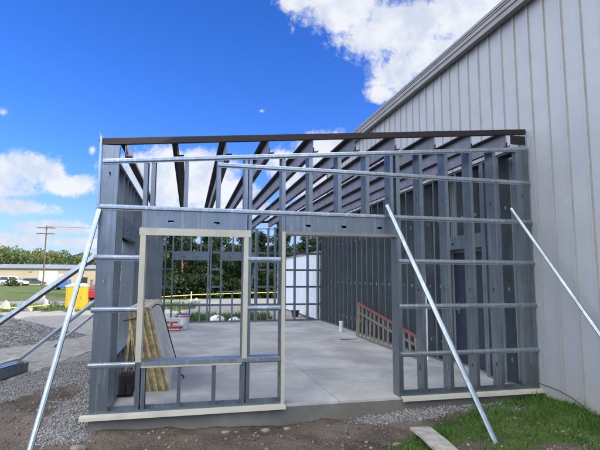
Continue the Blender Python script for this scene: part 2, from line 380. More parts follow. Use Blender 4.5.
X, Y = np.meshgrid(gx, gy); Z = gz(X, Y); nx, ny = len(gx), len(gy)
me = bpy.data.meshes.new('ground'); me.vertices.add(nx*ny); me.vertices.foreach_set('co', np.stack([X, Y, Z], -1).ravel())
ii = (np.arange(ny-1)[:, None]*nx+np.arange(nx-1)[None]).ravel(); q = np.stack([ii, ii+1, ii+nx+1, ii+nx], -1)
me.loops.add(q.size); me.loops.foreach_set('vertex_index', q.ravel()); me.polygons.add(len(q))
me.polygons.foreach_set('loop_start', np.arange(len(q))*4); me.polygons.foreach_set('loop_total', np.full(len(q), 4))
me.polygons.foreach_set('use_smooth', np.ones(len(q), bool)); me.update()
ca = me.color_attributes.new('zone', 'FLOAT_COLOR', 'POINT'); zg, zr_, zl = zones(X, Y)
ca.data.foreach_set('color', np.stack([zg, zr_, zl, np.ones_like(zg)], -1).ravel().astype(np.float32))
me.materials.append(MT['ground']); go = bpy.data.objects.new('ground', me); COL.objects.link(go); tag(go, kind='structure')
# road beyond
mb = MB()
mb.box(-160, 120, -3.4, 3.4, -.03, .012); ro = mb.build('road', 'asphalt'); ro.location = (0, 27.6, -.215); ro.rotation_euler[2] = R(1.2); tag(ro, kind='structure')
# slab: a footing and pour panels separated by saw cut joints
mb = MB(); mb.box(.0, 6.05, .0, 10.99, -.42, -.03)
xs = [0, 3.02, 6.05]; ys = [0, 2.05, 4.3, 7.6, 10.99]; g = .005
for i in range(2):
    for j in range(4):
        mb.box(xs[i]+(g if i else 0), xs[i+1]-(g if i == 0 else 0), ys[j]+(g if j else 0), ys[j+1]-(g if j < 3 else 0), -.0297, 0, 1)
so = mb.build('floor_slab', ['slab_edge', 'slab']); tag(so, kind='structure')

# ------------------------------------------------------------------ loose stones, gravel, grass (uncountable)
ICO = None
def ico():
    import bmesh
    bm = bmesh.new(); bmesh.ops.create_icosphere(bm, subdivisions=1, radius=1); v = np.array([x.co[:] for x in bm.verts]); f = np.array([[y.index for y in x.verts] for x in bm.faces]); bm.free(); return v, f
IV, IF = ico()
def scatter_stones(name, P, size, mat, label, cat):
    n = len(P); k = len(IV); sc_ = size[:, None, None]*(0.55+.6*rng.random((n, 1, 3)))*np.array([1, 1, .7])
    jit = 1+.28*(rng.random((n, k, 1))-.5)
    th = rng.random(n)*6.28; c, s = np.cos(th), np.sin(th); V = IV[None]*jit*sc_
    V = np.stack([V[..., 0]*c[:, None]-V[..., 1]*s[:, None], V[..., 0]*s[:, None]+V[..., 1]*c[:, None], V[..., 2]], -1)+P[:, None]
    F = (IF[None]+np.arange(n)[:, None, None]*k).reshape(-1, 3)
    me = bpy.data.meshes.new(name); me.vertices.add(n*k); me.vertices.foreach_set('co', V.ravel())
    me.loops.add(F.size); me.loops.foreach_set('vertex_index', F.ravel()); me.polygons.add(len(F))
    me.polygons.foreach_set('loop_start', np.arange(len(F))*3); me.polygons.foreach_set('loop_total', np.full(len(F), 3)); me.update()
    at = me.attributes.new('tone', 'FLOAT', 'POINT'); at.data.foreach_set('value', np.repeat(rng.random(n)**1.3, k).astype(np.float32))
    me.materials.append(MT[mat]); o = bpy.data.objects.new(name, me); COL.objects.link(o); return tag(o, label, cat, kind='stuff')
def sample(n, x0, x1, y0, y1, fn):
    x = rng.uniform(x0, x1, n); y = rng.uniform(y0, y1, n); k = rng.random(n) < fn(x, y); return x[k], y[k]
gf = lambda x, y: zones(x, y)[0]**1.5
x, y = sample(42000, -3.5, 0.0, -.8, 5, gf); x2, y2 = sample(9000, 2.9, 5.8, -.7, -.0, gf); x3, y3 = sample(12000, -1.1, .05, -.7, 3, gf)
x = np.r_[x, x2, x3]; y = np.r_[y, y2, y3]; s = .006+.011*rng.random(len(x))**2
scatter_stones('gravel', np.stack([x, y, gz(x, y)+s*.3], -1), s, 'pebble', 'loose grey crushed gravel spread on the ground around the slab', 'gravel')
df = lambda x, y: (1-zones(x, y)[0])*(1-zones(x, y)[2])*(vnoise(x, y, 2.5, 8)**2+.15)
x, y = sample(30000, -4, 5.6, -3.2, 3.2, lambda x, y: df(x, y)*((x < -.02) | (y < -.06)))
s = .003+.024*rng.random(len(x))**5
scatter_stones('dirt_clods', np.stack([x, y, gz(x, y)+s*.2], -1), s, 'clod', 'small stones and clods scattered on the bare brown dirt', 'stones')

x, y = sample(900, -3, 5.4, -2.6, 2.4, lambda x, y: df(x, y)*((x < -.04) | (y < -.1)))
s = .012+.026*rng.random(len(x))**2
scatter_stones('soil_lumps', np.stack([x, y, gz(x, y)+s*.1], -1), s, 'clod', 'brown soil lumps and half buried stones in the churned dirt', 'soil')
def grass(name, n, x0, x1, y0, y1, fn, h0, h1, mat, label, wd=.0035):
    x, y = sample(n, x0, x1, y0, y1, fn); n = len(x)
    clump = vnoise(x, y, 5, 12); h = (h0+(h1-h0)*rng.random(n)**1.5)*(.45+1.0*clump); th = rng.random(n)*6.28; ln = h*(.25+.6*rng.random(n)); la = rng.random(n)*6.28
    b = np.stack([x, y, gz(x, y)-.004], -1); wv = np.stack([np.cos(th), np.sin(th), 0*th], -1)*(wd*(.6+.8*rng.random(n)))[:, None]
    mid = b+np.stack([np.cos(la)*ln*.35, np.sin(la)*ln*.35, h*.6], -1); tip = b+np.stack([np.cos(la)*ln, np.sin(la)*ln, h], -1)
    V = np.stack([b-wv, b+wv, mid+wv*.8, mid-wv*.8, tip], 1).reshape(-1, 3); o = np.arange(n)*5
    me = bpy.data.meshes.new(name); me.from_pydata(V.tolist(), [], np.stack([o, o+1, o+2, o+3], -1).tolist()+np.stack([o+3, o+2, o+4], -1).tolist())
    me.materials.append(MT[mat]); o = bpy.data.objects.new(name, me); COL.objects.link(o); return tag(o, label, 'grass', kind='stuff')
grass('grass', 75000, 2.6, 6.06, -3.2, .35, lambda x, y: zones(x, y)[1]**1.2*(.5+.5*vnoise(x, y, 3.4, 41)), .012, .075, 'grass', 'short green grass growing at the foot of the white metal wall')
grass('tall_grass', 5200, 5.0, 6.05, -2.5, .1, lambda x, y: smooth(5.2, 6.0, x)*.8*(vnoise(x, y, 4, 51) > .4), .05, .15, 'grass', 'taller grass tufts against the foot of the white metal wall', .004)
grass('weeds', 3500, 2.0, 5.5, -3, -.1, lambda x, y: (vnoise(x, y, 1.8, 31) > .66)*.8, .02, .06, 'weed', 'sparse weeds sprouting in the bare dirt before the slab', .005)
grass('roadside_weeds', 20000, -16, 2, 19.5, 24.2, lambda x, y: zones(x, y)[1]*vnoise(x, y, .7, 3), .12, .4, 'weed', 'weedy grass strip along the near edge of the road', .02)
grass('yard_weeds', 6000, .6, 5.2, 13, 16.5, lambda x, y: zones(x, y)[1], .08, .3, 'weed', 'low green weeds behind the far end of the slab', .018)

# gravel pile
mb = MB(); cx, cy, n_r, n_a = -4.85, 9.0, 26, 72
for i in range(n_r+1):
    for j in range(n_a):
        t = 2*math.pi*j/n_a; r = i/n_r; rad = (2.45+.3*math.sin(2*t+1)+.2*math.sin(5*t))*r
        h = .83*(1-r)**.9*(1+.1*math.sin(3*t+r*4))+(random.random()-.5)*.03; xx, yy = cx+rad*math.cos(t)*1.02, cy+rad*math.sin(t)
        mb.v.append((xx, yy, -.235+max(h, 0)))
for i in range(n_r):
    for j in range(n_a):
        a, b = i*n_a+j, i*n_a+(j+1) % n_a; mb.f.append((a, a+n_a, b+n_a, b)); mb.m.append(0)
pile = mb.build('gravel_pile', 'pile', smooth=True); tag(pile, 'cone shaped heap of grey crushed stone on the gravel lot', 'gravel pile', kind='stuff')
n = 16000; t = rng.random(n)*6.283; r = np.sqrt(rng.random(n))*1.04; rad = (2.45+.3*np.sin(2*t+1)+.2*np.sin(5*t))*r
h = .83*np.clip(1-r, 0, 1)**.9*(1+.1*np.sin(3*t+r*4)); s = .012+.02*rng.random(n)**2
scatter_stones('pile_stones', np.stack([cx+rad*np.cos(t)*1.02, cy+rad*np.sin(t), -.235+h+.004], -1), s, 'pebble', 'grey crushed stones covering the heap on the gravel lot', 'stones')

# ------------------------------------------------------------------ the steel framed addition
XR, YB = 6.05, 10.99
frame = thing('building_frame', (3.0, 5.5, 0), 'open light gauge galvanised steel frame on the concrete slab, roof purlins bare', 'building frame')
zt = lambda X: 3.0+.0947*X          # top of walls
T = .0028
def cstud(name, o, ew, ef, h, web=.2, fl=.05, mat='galv', holes=(.32, 1.53, 2.83), parent=frame, lip=.014, label=None):
    """C section: o = heel corner at the base, ew along web, ef along flange"""
    mb = MB(); o, ew, ef = Vector(o), Vector(ew), Vector(ef); up_ = Vector((0, 0, 1)); hw, hh = .016, .034
    z = 0
    c = web/2
    for hz in [q for q in holes if q+hh < h-.05]:
        mb.obox(o+up_*z, ew*web, ef*T, up_*(hz-hh-z))
        mb.obox(o+up_*(hz-hh), ew*(c-hw), ef*T, up_*(2*hh)); mb.obox(o+up_*(hz-hh)+ew*(c+hw), ew*(web-c-hw), ef*T, up_*(2*hh))
        for sx_ in (-1, 1):
            for sz_ in (-1, 1):
                k_ = .016 if sz_ > 0 else .026
                q0 = o+ew*(c+sx_*hw)+up_*(hz+sz_*hh); q1 = o+ew*(c+sx_*(hw-.011))+up_*(hz+sz_*hh); q2 = o+ew*(c+sx_*hw)+up_*(hz+sz_*(hh-k_))
                mb.add([q0+ef*.0003, q1+ef*.0003, q2+ef*.0003, q0+ef*(T-.0003), q1+ef*(T-.0003), q2+ef*(T-.0003)], [(0, 1, 2), (5, 4, 3), (1, 2, 5, 4)])
        z = hz+hh
    mb.obox(o+up_*z, ew*web, ef*T, up_*(h-z))
    # stiffening ribs on the web
    for a in (.28, .72): mb.obox(o+ew*(web*a-.004)-ef*.0018, ew*.008, ef*.0017, up_*h)
    mb.obox(o+ef*T, ef*(fl-T), ew*T, up_*h); mb.obox(o+ew*(web-T)+ef*T, ef*(fl-T), ew*T, up_*h)
    mb.obox(o+ef*(fl-T)+ew*T, ef*T, ew*lip, up_*h); mb.obox(o+ef*(fl-T)+ew*(web-T-lip), ef*T, ew*lip, up_*h)
    return mb.build(name, mat, parent, label)
HAT = [(-.034, 0), (-.034, .003), (-.023, .004), (-.019, .018), (-.011, .024), (.011, .024), (.019, .018), (.023, .004), (.034, .003), (.034, 0)]
def girt(p0, p1, out, mat='galv_bright', parent=frame, prof=HAT, name='girt', label=None):
    p0, p1 = Vector(p0), Vector(p1); d = (p1-p0).normalized(); out = Vector(out); side = d.cross(out).normalized()
    if side.z < 0: side = -side
    mb = MB(); mb.sweep(prof, p0, p1, side, out)
    # screw heads at the studs
    Ln = (p1-p0).length; k = int(Ln/.406)
    for i in range(k+1):
        q = p0+d*min(Ln-.02, .02+i*.4065)
        for sgn in (-1, 1): mb.obox(q+side*(sgn*.028-.004)+out*.0031, d*.008, side*.008, out*.004)
    return mb.build(name, mat, parent, label)
EX, EY, EZ = Vector((1,0,0)), Vector((0,1,0)), Vector((0,0,1)); OF = Vector((0,-1,0))
# corner columns: web faces the front
cstud('corner_column', (.0, .0, 0), EX, EY, zt(0)+.197, fl=.075, label='left corner column with punched web')
cstud('corner_column', (5.845, .0, 0), EX, EY, zt(5.9)-.0, web=.205, fl=.075, label='right corner column with punched web')
# front wall studs (web runs back from the front)
def fst(xr, z0, z1, w=.05, name='stud', mat='galv', y0=0):
    cstud(name, (xr-w, y0, z0), EY, EX, z1-z0, fl=w, holes=[q-z0 for q in (.35, 1.42, 2.7) if q-z0 > .1], mat=mat)
for xr in (4.289, 4.695, 5.10, 5.50): fst(xr, .004, zt(xr-.05))
for xr in (3.935,): fst(xr, .004, zt(3.88), .058)
fst(3.835, 2.435, zt(3.8), .045)
for xr in (2.663, 3.069, 3.476): fst(xr, 2.435, zt(xr-.05))
for xr, w_ in ((2.292, .05), (1.85, .045), (1.79, .045), (.545, .05)): fst(xr, .004, zt(xr-.05), w_)
for xr in (.634, 1.036, 1.443): fst(xr, 2.435, zt(xr-.05))
for xr in (.605, 1.018, 1.435): fst(xr, .004, .52, .04)
# tracks
def chan(p0, p1, w_dir, w, leg_dir, leg, mat='galv', name='track', label=None, t=.003, parent=frame):
    p0, p1 = Vector(p0), Vector(p1); w_dir, leg_dir = Vector(w_dir), Vector(leg_dir)
    prof = [(0, 0), (0, leg), (t, leg), (t, t), (w-t, t), (w-t, leg), (w, leg), (w, 0)]
    return MB().sweep(prof, p0, p1, w_dir, leg_dir).build(name, mat, parent, label)
chan((.08, -.0032, .001), (2.30, -.0032, .001), EY, .2064, EZ, .04); chan((3.875, -.0032, .001), (5.845, -.0032, .001), EY, .2064, EZ, .04)
mb = MB(); mb.obox((.2, -.0032, zt(.2)), EX*5.64+EZ*.0947*5.64, EY*.2064, EZ*.004); mb.build('track', 'galv', frame)
# headers with slotted holes
def header(x0, x1, z0, z1, y0, y1, slots, name='header', along='x', mat='galv', trimz=None):
    def bx(mb, a0, a1, b0, b1, c0, c1):
        if along == 'x': mb.box(a0, a1, b0, b1, c0, c1)
        else: mb.box(b0, b1, a0, a1, c0, c1)
    mb = MB(); zc = (z0+z1)/2-.02; hh, hw = .014, .035
    for yy in (y0, y1-.003):
        xx = x0
        for s_ in slots:
            bx(mb, xx, s_-hw, yy, yy+.003, z0, z1); bx(mb, s_-hw, s_+hw, yy, yy+.003, z0, zc-hh); bx(mb, s_-hw, s_+hw, yy, yy+.003, zc+hh, z1); xx = s_+hw
        bx(mb, xx, x1, yy, yy+.003, z0, z1)
    bx(mb, x0, x1, y0+.003, y1-.003, z1-.004, z1); 
    bx(mb, x0, x1, y0+.003, y0+.06, z0, z0+.003); bx(mb, x0, x1, y1-.06, y1-.003, z0, z0+.003)
    return mb.build(name, mat, frame)
h1 = header(.50, 1.79, 2.185, 2.40, -.004, .196, (.84, 1.40))
h2 = header(2.295, 3.877, 2.19, 2.395, -.004, .196, (2.60, 3.10, 3.62))
MB().box(.475, 1.835, -.03, -.0045, 2.098, 2.187).box(.475, 1.835, -.0040, .20, 2.150, 2.182).build('header_trim', 'cream', h1)
MB().box(2.295, 3.877, -.014, -.0045, 2.150, 2.193).box(2.295, 3.877, -.0040, .20, 2.150, 2.187).build('header_trim', 'fascia', h2)
# cream jamb trim: front face and inner return
def jamb(x0, x1, z0, z1, side):
    mb = MB(); mb.box(x0, x1, -.029, -.005, z0, z1); 
    if side > 0: mb.box(x1-.004, x1+.001, -.0048, .19, z0, z1)
    else: mb.box(x0-.001, x0+.004, -.0048, .19, z0, z1)
    mb.build('jamb_trim', 'cream', frame)
jamb(.487, .552, .585, 2.097, 1); jamb(1.752, 1.808, .585, 2.097, -1); jamb(2.246, 2.290, .012, 2.185, 1); MB().box(3.868, 3.873, -.0048, .19, .012, 2.18).build('jamb_trim', 'galv', frame)
# girts on the front
yo = -.0005
G = [.5585, 1.1992, 1.817, 2.4266, 3.0261]
def gz_of(i): return G[i]
girt((-.03, yo, G[1]), (.487, yo, G[1]), OF); girt((-.03, yo, G[2]), (.487, yo, G[2]), OF); girt((-.03, yo, G[0]), (.487, yo, G[0]), OF)
girt((-.03, yo-.004, G[3]), (6.06, yo-.004, G[3]), OF)
girt((1.40, yo, G[4]), (6.06, yo, G[4]), OF)
girt((.02, yo-.004, 2.985), (6.055, yo-.004, 2.985+.0947*6.035), OF, label='sloping top girt')
for i in (0, 1, 2): girt((3.892, yo, G[i]), (6.075, yo, G[i]), OF); 
for i in (0, 1, 2): girt((1.81, yo, G[i]), (2.235, yo, G[i]), OF)
MB().box(.553, 1.744, -.034, -.004, .520, .580).build('sill_trim', 'cream', frame)
MB().box(.553, 2.24, -.002, .205, .582, .590).box(.553, 2.24, -.0395, -.0355, .545, .590).box(.553, 2.24, -.0355, -.0025, .586, .590).build('sill_track', 'galv_bright', frame)
MB().box(1.30, 1.34, .003, .19, .522, .530)
# base trim on the slab edge (cream angle)
def base_trim(x0, x1):
    prof = [(0, 0), (-.075, -.012), (-.082, -.05), (-.066, -.053), (-.062, -.018), (0, -.006)]
    mb = MB().sweep([(a, b+.012) for a, b in prof], (x0, -.0035, 0), (x1, -.0035, 0), EY, EZ)
    return mb.build('base_trim', 'cream', frame)
base_trim(-.085, 2.30); base_trim(3.885, 6.13)
MB().obox((-.086, -.004, .012), (0, -.078, -.012), (0, 0, -.05), (.003, 0, 0)).obox((-.086, -.004, .012), (.0, .3, .0), (.0, 0, -.04), (.003, 0, 0)).build('base_trim', 'cream', frame)
# thin corner angle standing above the left column
MB().box(-.026, -.023, -.03, .0, 2.35, 3.34).box(-.023, -.002, -.03, -.027, 2.35, 3.30).build('corner_angle', 'galv_bright', frame)

# left wall (studs' webs face the front, X 0..0.2)
def lst(y, z0, z1, web=.2, x0=0, mat='galv_dark'):
    cstud('stud', (x0, y, z0), EX, EY, z1-z0, web=web, fl=.05, holes=[q-z0 for q in (.35, 1.42, 2.7) if q-z0 > .1], mat=mat)
ys_ = [.55]+[2.13+.4065*i for i in range(22)]
for y_ in ys_: lst(y_, .004, 3.0, mat='galv' if y_ < 3 else 'galv_dark')
for y_ in (.95, 1.36, 1.77): lst(y_, 2.39, 3.0); lst(y_, .004, .585)
header(.60, 2.13, 2.15, 2.385, .002, .198, (1.1, 1.6), along='y')
chan((-.0032, .6, .586), (-.0032, 2.13, .586), EX, .2064, EZ, .004)
chan((-.0032, .08, .001), (-.0032, YB-.05, .001), EX, .2064, EZ, .04); chan((-.0032, .08, 3.004), (-.0032, YB-.05, 3.004), EX, .2064, -EZ, .04)
for i in (1, 2):
    girt((yo, 0, G[i]), (yo, .6, G[i]), (-1, 0, 0)); girt((yo, 2.13, G[i]), (yo, YB, G[i]), (-1, 0, 0))
girt((yo, 0, G[0]), (yo, YB, G[0]), (-1, 0, 0)); girt((yo-.004, 0, G[3]), (yo-.004, YB, G[3]), (-1, 0, 0))
# right wall against the existing building
zR = zt(5.85)
for k in range(27):
    y_ = .40+.4065*k
    if .86 < y_ < 2.15 or y_ > 10.75: continue
    lst(y_, .004, zR, x0=5.84)
for y_ in (.86, 2.16): lst(y_, .004, zR, x0=5.84)
for y_ in (1.21, 1.62): lst(y_, 2.36, zR, x0=5.84)
header(.91, 2.16, 2.11, 2.355, 5.842, 6.038, (1.25, 1.8), along='y', mat='galv')
chan((5.837, .08, .001), (5.837, .86, .001), EX, .2064, EZ, .04); chan((5.837, 2.16, .001), (5.837, YB-.05, .001), EX, .2064, EZ, .04)
chan((5.837, .08, zR+.004), (5.837, YB-.05, zR+.004), EX, .2064, -EZ, .04)
# back wall
def bst(xr, z0, z1, w=.05): cstud('stud', (xr-w, YB-.2, z0), EY, EX, z1-z0, fl=w, holes=[q-z0 for q in (.35, 1.42, 2.7) if q-z0 > .1], mat='galv_dark')
for xr in (.30, .545, 1.765, 1.85, 2.22, 3.46, 3.50, 3.91, 4.17, 4.54, 4.91, 5.40, 5.80): bst(xr, .004, zt(xr-.05))
for xr in (.83, 1.16, 1.50): bst(xr, 2.44, zt(xr-.05)); bst(xr, .004, .60)
for xr in (2.63, 3.04): bst(xr, 2.44, zt(xr-.05)); bst(xr, .004, 1.05)
header(.545, 1.715, 2.165, 2.43, YB-.198, YB-.002, (.9, 1.35)); header(2.22, 3.41, 2.165, 2.43, YB-.198, YB-.002, (2.5, 3.1))
yb = YB+.0005; OB = Vector((0, 1, 0))
for i in range(4):
    z_ = G[i]+.03
    if i in (1, 2):
        for a, b in ((0, .545), (1.72, 2.22), (3.41, 6.0)): girt((a, yb, z_), (b, yb, z_), OB, 'galv')
        if i == 1: pass
    else: girt((0, yb, z_), (6.0, yb, z_), OB, 'galv')
chan((2.22, YB-.2032, 1.05), (3.41, YB-.2032, 1.05), EY, .2064, EZ, .04); chan((.545, YB-.2032, .60), (1.72, YB-.2032, .60), EY, .2064, EZ, .04)
chan((.1, YB-.2032, .001), (5.9, YB-.2032, .001), EY, .2064, EZ, .04)
mb = MB(); mb.obox((.0, YB-.2032, zt(.0)), EX*5.84+EZ*.0947*5.84, EY*.2064, EZ*.004); mb.build('track', 'galv_dark', frame)
# diagonal strap in the back wall
MB().obox((3.0, YB-.235, .1), (.06, 0, 0), (0, .02, 0), (.38, 0, 2.0)).build('strap_brace', 'galv', frame)

# roof purlins (Z sections) and the red oxide rims
zr = lambda X: 3.277+.0947*X
sl = Vector((1, 0, .0947)).normalized()
nrm = Vector((-.0947, 0, 1)).normalized()
PUR = [.035, .26, .89, 1.50, 2.06, 2.67, 3.27, 3.88, 4.50, 5.10, 5.70]
for Xp in PUR:
    zb = zr(Xp)-.012; y0, y1 = .02, YB-.01; wd = .222
    mb = MB(); mb.box(Xp, Xp+.003, y0, y1, zb-wd, zb)
    mb.box(Xp+.0031, Xp+.008, y0, y1, zb-wd*.5-.008, zb-wd*.5+.008)
    p = mb.build('purlin', 'web', frame)
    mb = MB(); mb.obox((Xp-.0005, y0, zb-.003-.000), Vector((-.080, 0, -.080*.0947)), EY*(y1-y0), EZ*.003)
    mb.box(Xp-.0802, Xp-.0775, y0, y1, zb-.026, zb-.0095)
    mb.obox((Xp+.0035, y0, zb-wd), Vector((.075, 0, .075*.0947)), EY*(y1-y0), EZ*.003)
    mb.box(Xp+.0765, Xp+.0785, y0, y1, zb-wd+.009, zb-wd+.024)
    mb.build('purlin_flange', 'red_brown', p)  # flanges coloured near-black brown, much darker than the web
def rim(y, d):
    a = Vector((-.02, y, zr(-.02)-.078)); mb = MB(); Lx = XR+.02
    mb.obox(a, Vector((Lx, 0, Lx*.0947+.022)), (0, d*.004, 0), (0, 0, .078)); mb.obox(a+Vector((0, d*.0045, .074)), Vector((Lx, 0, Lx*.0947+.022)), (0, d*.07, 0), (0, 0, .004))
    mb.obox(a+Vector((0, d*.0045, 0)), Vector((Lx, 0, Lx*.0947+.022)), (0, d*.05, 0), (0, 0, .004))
    return mb.build('roof_rim', 'red_brown', frame)
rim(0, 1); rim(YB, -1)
MB().box(5.78, 6.04, .005, .012, zr(5.7)-.20, zr(5.7)-.06).build('gusset_plate', 'red_brown', frame)
# small purlin clips standing on the top girt
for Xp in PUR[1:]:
    MB().box(Xp+.01, Xp+.013, -.0, .05, zt(Xp)+.005, zt(Xp)+.10).box(Xp+.013, Xp+.075, -.0, .05, zt(Xp)+.012, zt(Xp)+.017).build('purlin_clip', 'red_brown', frame)
# cross bridging angle across the purlins
mb = MB(); mb.obox((.05, 5.5, zr(.05)-.205), Vector((5.75, 0, 5.75*.0947)), (0, .03, 0), (0, 0, .003)); mb.build('bridging_angle', 'galv_dark', frame)

# ------------------------------------------------------------------ the existing white metal building on the right
bld = thing('metal_building', (6.07, -2, -.2), 'large white ribbed metal building rising on the right of the steel frame', 'building')
WX = 6.085; ez = lambda y: 6.02
prof = []; Y0, Y1 = -15.0, 10.6; yk = .19-.32*46; pts = [(Y0, 0)]
while yk < Y1-.1:
    if yk > Y0+.1: pts += [(yk-.026, 0), (yk-.012, -.026), (yk+.012, -.026), (yk+.026, 0)]
    yk += .32
pts.append((Y1, 0)); pts = sorted(set(pts))
mb = MB(); n = len(pts)
vs = [(WX+d, y, -.5) for y, d in pts]+[(WX+d, y, ez(y)-.12) for y, d in pts]
mb.add(vs, [(i, n+i, n+i+1, i+1) for i in range(n-1)], 0)
for yq in [q[0] for q in pts if abs(q[1]+.026) < 1e-6][::2]:
    if -4 < yq < 7:
        for zq in (.35, 1.75, 3.15, 4.55, 5.5):
            for dy in (-.042, .066): mb.box(WX-.006, WX-.0005, yq+dy-.003, yq+dy+.003, zq-.003, zq+.003, 0)
mb.box(WX+.05, 26, Y0, Y0+.1, -.5, ez(Y0)-.12); mb.box(WX+.05, 26, Y1-.1, Y1-.002, -.5, ez(Y1)-.12)
wall = mb.build('wall', 'siding', bld)
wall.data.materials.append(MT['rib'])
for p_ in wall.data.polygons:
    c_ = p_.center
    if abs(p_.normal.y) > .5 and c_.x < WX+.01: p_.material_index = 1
mb = MB()
for a, b in ((Y0-.1, -3.0), (-3.0, 3.3), (3.3, 10.68)):
    mb.sweep([(5.93, ez(0)), (5.912, ez(0)-.11), (5.932, ez(0)-.125), (5.932, ez(0)-.21), (WX-.036, ez(0)-.205), (WX-.036, ez(0)-.03)], (0, a+.004, 0), (0, b-.004, 0), EX, EZ)
    mb.sweep([(5.912, ez(0)+.010), (5.912, ez(0)-.022), (5.929, ez(0)-.022), (5.929, ez(0)+.010)], (0, a+.004, 0), (0, b-.004, 0), EX, EZ)
mb.build('eave_fascia', 'fascia', bld)
mb = MB(); mb.obox((5.90, Y0-.1, ez(Y0-.1)+.015), (10, 0, .9), (0, 10.78-Y0, 0), (0, 0, .05)); mb.obox((15.905, Y0-.1, ez(Y0-.1)+.917), (10, 0, -.9), (0, 10.78-Y0, 0), (0, 0, .05)); mb.build('roof', 'greyroof', bld)
mb = MB(); mb.box(WX-.036, WX+.03, Y1-.002, Y1+.04, -.4, ez(Y1)-.13); mb.build('corner_trim', 'fascia', bld)
mb = MB(); mb.box(6.046, 6.052, 1.22, 2.10, .03, 2.06); d_ = mb.build('door', 'dark_door', bld)
MB().box(6.045, 6.0525, 1.16, 1.218, .0, 2.11).box(6.045, 6.0525, 2.102, 2.155, .0, 2.11).box(6.045, 6.0525, 1.218, 2.102, 2.062, 2.11).build('door_frame', 'fascia', bld)
MB().tube([(6.045, 1.97, 1.0), (6.0, 1.97, 1.0), (6.0, 1.88, 1.0)], .011).obox((6.04, 1.945, .93), (.005, 0, 0), (0, .05, 0), (0, 0, .2)).build('door_handle', 'steel', d_)
MB().box(5.98, 6.06, 1.16, 2.155, .0005, .022).build('door_threshold', 'fascia', bld)
# black cable hanging on the wall by the corner
cb = MB(); P0 = [(6.03, -.03, .09), (6.04, -.35, .075), (6.04, -.62, .03), (6.04, -.80, -.04), (6.04, -.86, -.11)]
pp = []
for i in range(len(P0)-1):
    for k in range(5): pp.append(Vector(P0[i]).lerp(Vector(P0[i+1]), k/5))
for _ in range(4): pp = [pp[0]]+[(pp[i-1]+pp[i+1]+pp[i]*2)/4 for i in range(1, len(pp)-1)]+[pp[-1]]
tag(cb.tube(pp, .005, 6).build('cable', 'rubber', smooth=True), 'thin black cable drooping along the foot of the white metal wall', 'cable')

# ------------------------------------------------------------------ temporary braces
def uchan(name, p0, p1, w, d, mat, label, face, cat='brace', group='temporary steel braces propping the frame'):
    p0, p1 = Vector(p0), Vector(p1); ax = (p1-p0).normalized(); face = Vector(face); a = ax.cross(face).normalized(); b = a.cross(ax).normalized()
    if b.dot(face) < 0: b = -b
    t = .003; prof = [(-w/2, -d), (-w/2, 0), (w/2, 0), (w/2, -d), (w/2-t, -d), (w/2-t, -t), (-w/2+t, -t), (-w/2+t, -d)]
    if w < .08: prof = [(-w/2, -d), (-w/2, -d*.35), (-w*.2, 0), (w*.2, 0), (w/2, -d*.35), (w/2, -d), (w/2-t, -d), (w/2-t, -d*.4), (w*.18, -t), (-w*.18, -t), (-w/2+t, -d*.4), (-w/2+t, -d)]
    o = MB().sweep(prof, p0, p1, a, b).build(name, mat); return tag(o, label, cat, group)
uchan('brace', (.005, -.045, 2.40), (-.35, -1.05, -.22), .052, .03, 'brace', 'bright steel brace running down leftward in front of the left corner column', (-.2, -1, .35))
uchan('brace', (3.72, -.05, 2.60), (4.31, -1.468, -.2), .06, .034, 'brace', 'long bright brace slanting from the door header down to the grass', (-.2, -1, .4))
A = Vector((5.697, -.045, 2.63)); B = Vector((5.90, -1.255, .94)); Bf = A+(B-A)*((2.63+.13)/(2.63-.94))
uchan('brace', A, Bf, .045, .028, 'brace', 'slim brace leaning from the right corner column down beside the white wall', (-.5, -1, .3))
uchan('brace', (-.035, .20, 1.87), (-3.293, 2.858, -.2), .085, .04, 'galv', 'wide channel brace running left from the corner column to the ground', (.3, -.8, .6))
uchan('brace', (-.04, 3.163, 1.60), (-2.431, 5.264, -.21), .075, .03, 'galv', 'dull thin brace meeting the ground just behind the channel bundle', (.3, -.8, .5))
uchan('brace', (-.04, 6.01, 1.60), (-2.255, 7.268, -.21), .07, .03, 'galv', 'farthest thin brace, meeting the lot beyond the channel bundle', (.3, -.8, .5))

# bundle of channels on the ground at the left
def lay(p0, p1, w, h, mat, label, z):
    p0, p1 = Vector(p0), Vector(p1); ax = (p1-p0).normalized(); side = Vector((-ax.y, ax.x, 0)); t = .004
    prof = [(0, 0), (0, h), (t, h), (t, t), (w-t, t), (w-t, h), (w, h), (w, 0)]
    if mat == 'galv_bright': prof = [(0, 0), (0, h), (w, h), (w, 0), (w-t, 0), (w-t, h-t), (t, h-t), (t, 0)]
    o = MB().sweep(prof, p0+EZ*z, p1+EZ*z, side, EZ).build('steel_channel', mat); return tag(o, label, 'steel channel', 'steel channels stacked on the ground')
dr = Vector((-.21, -.752, 0)).normalized(); e0 = Vector((-1.835, 4.06, 0))
lay(e0+dr*3.2, e0, .10, .17, 'galv_dark', 'dark deep channel at the near side of the stack on the ground', -.2)
s_ = Vector((-.96, .27, 0))
lay(e0+dr*3.3+s_*.13, e0+s_*.13, .12, .15, 'galv_bright', 'bright flat channel lying behind the dark one on the ground', -.2)
lay(e0+dr*3.1+s_*.28, e0+s_*.28-dr*.15, .12, .15, 'galv_bright', 'bright channel at the far side of the stack on the ground', -.2)
pl = MB().obox(e0+s_*.42+dr*2+EZ*-.2, -dr*2.4, s_*.14, EZ*.17).build('timber', 'plank'); tag(pl, 'pale timber lying behind the steel channel stack', 'timber')

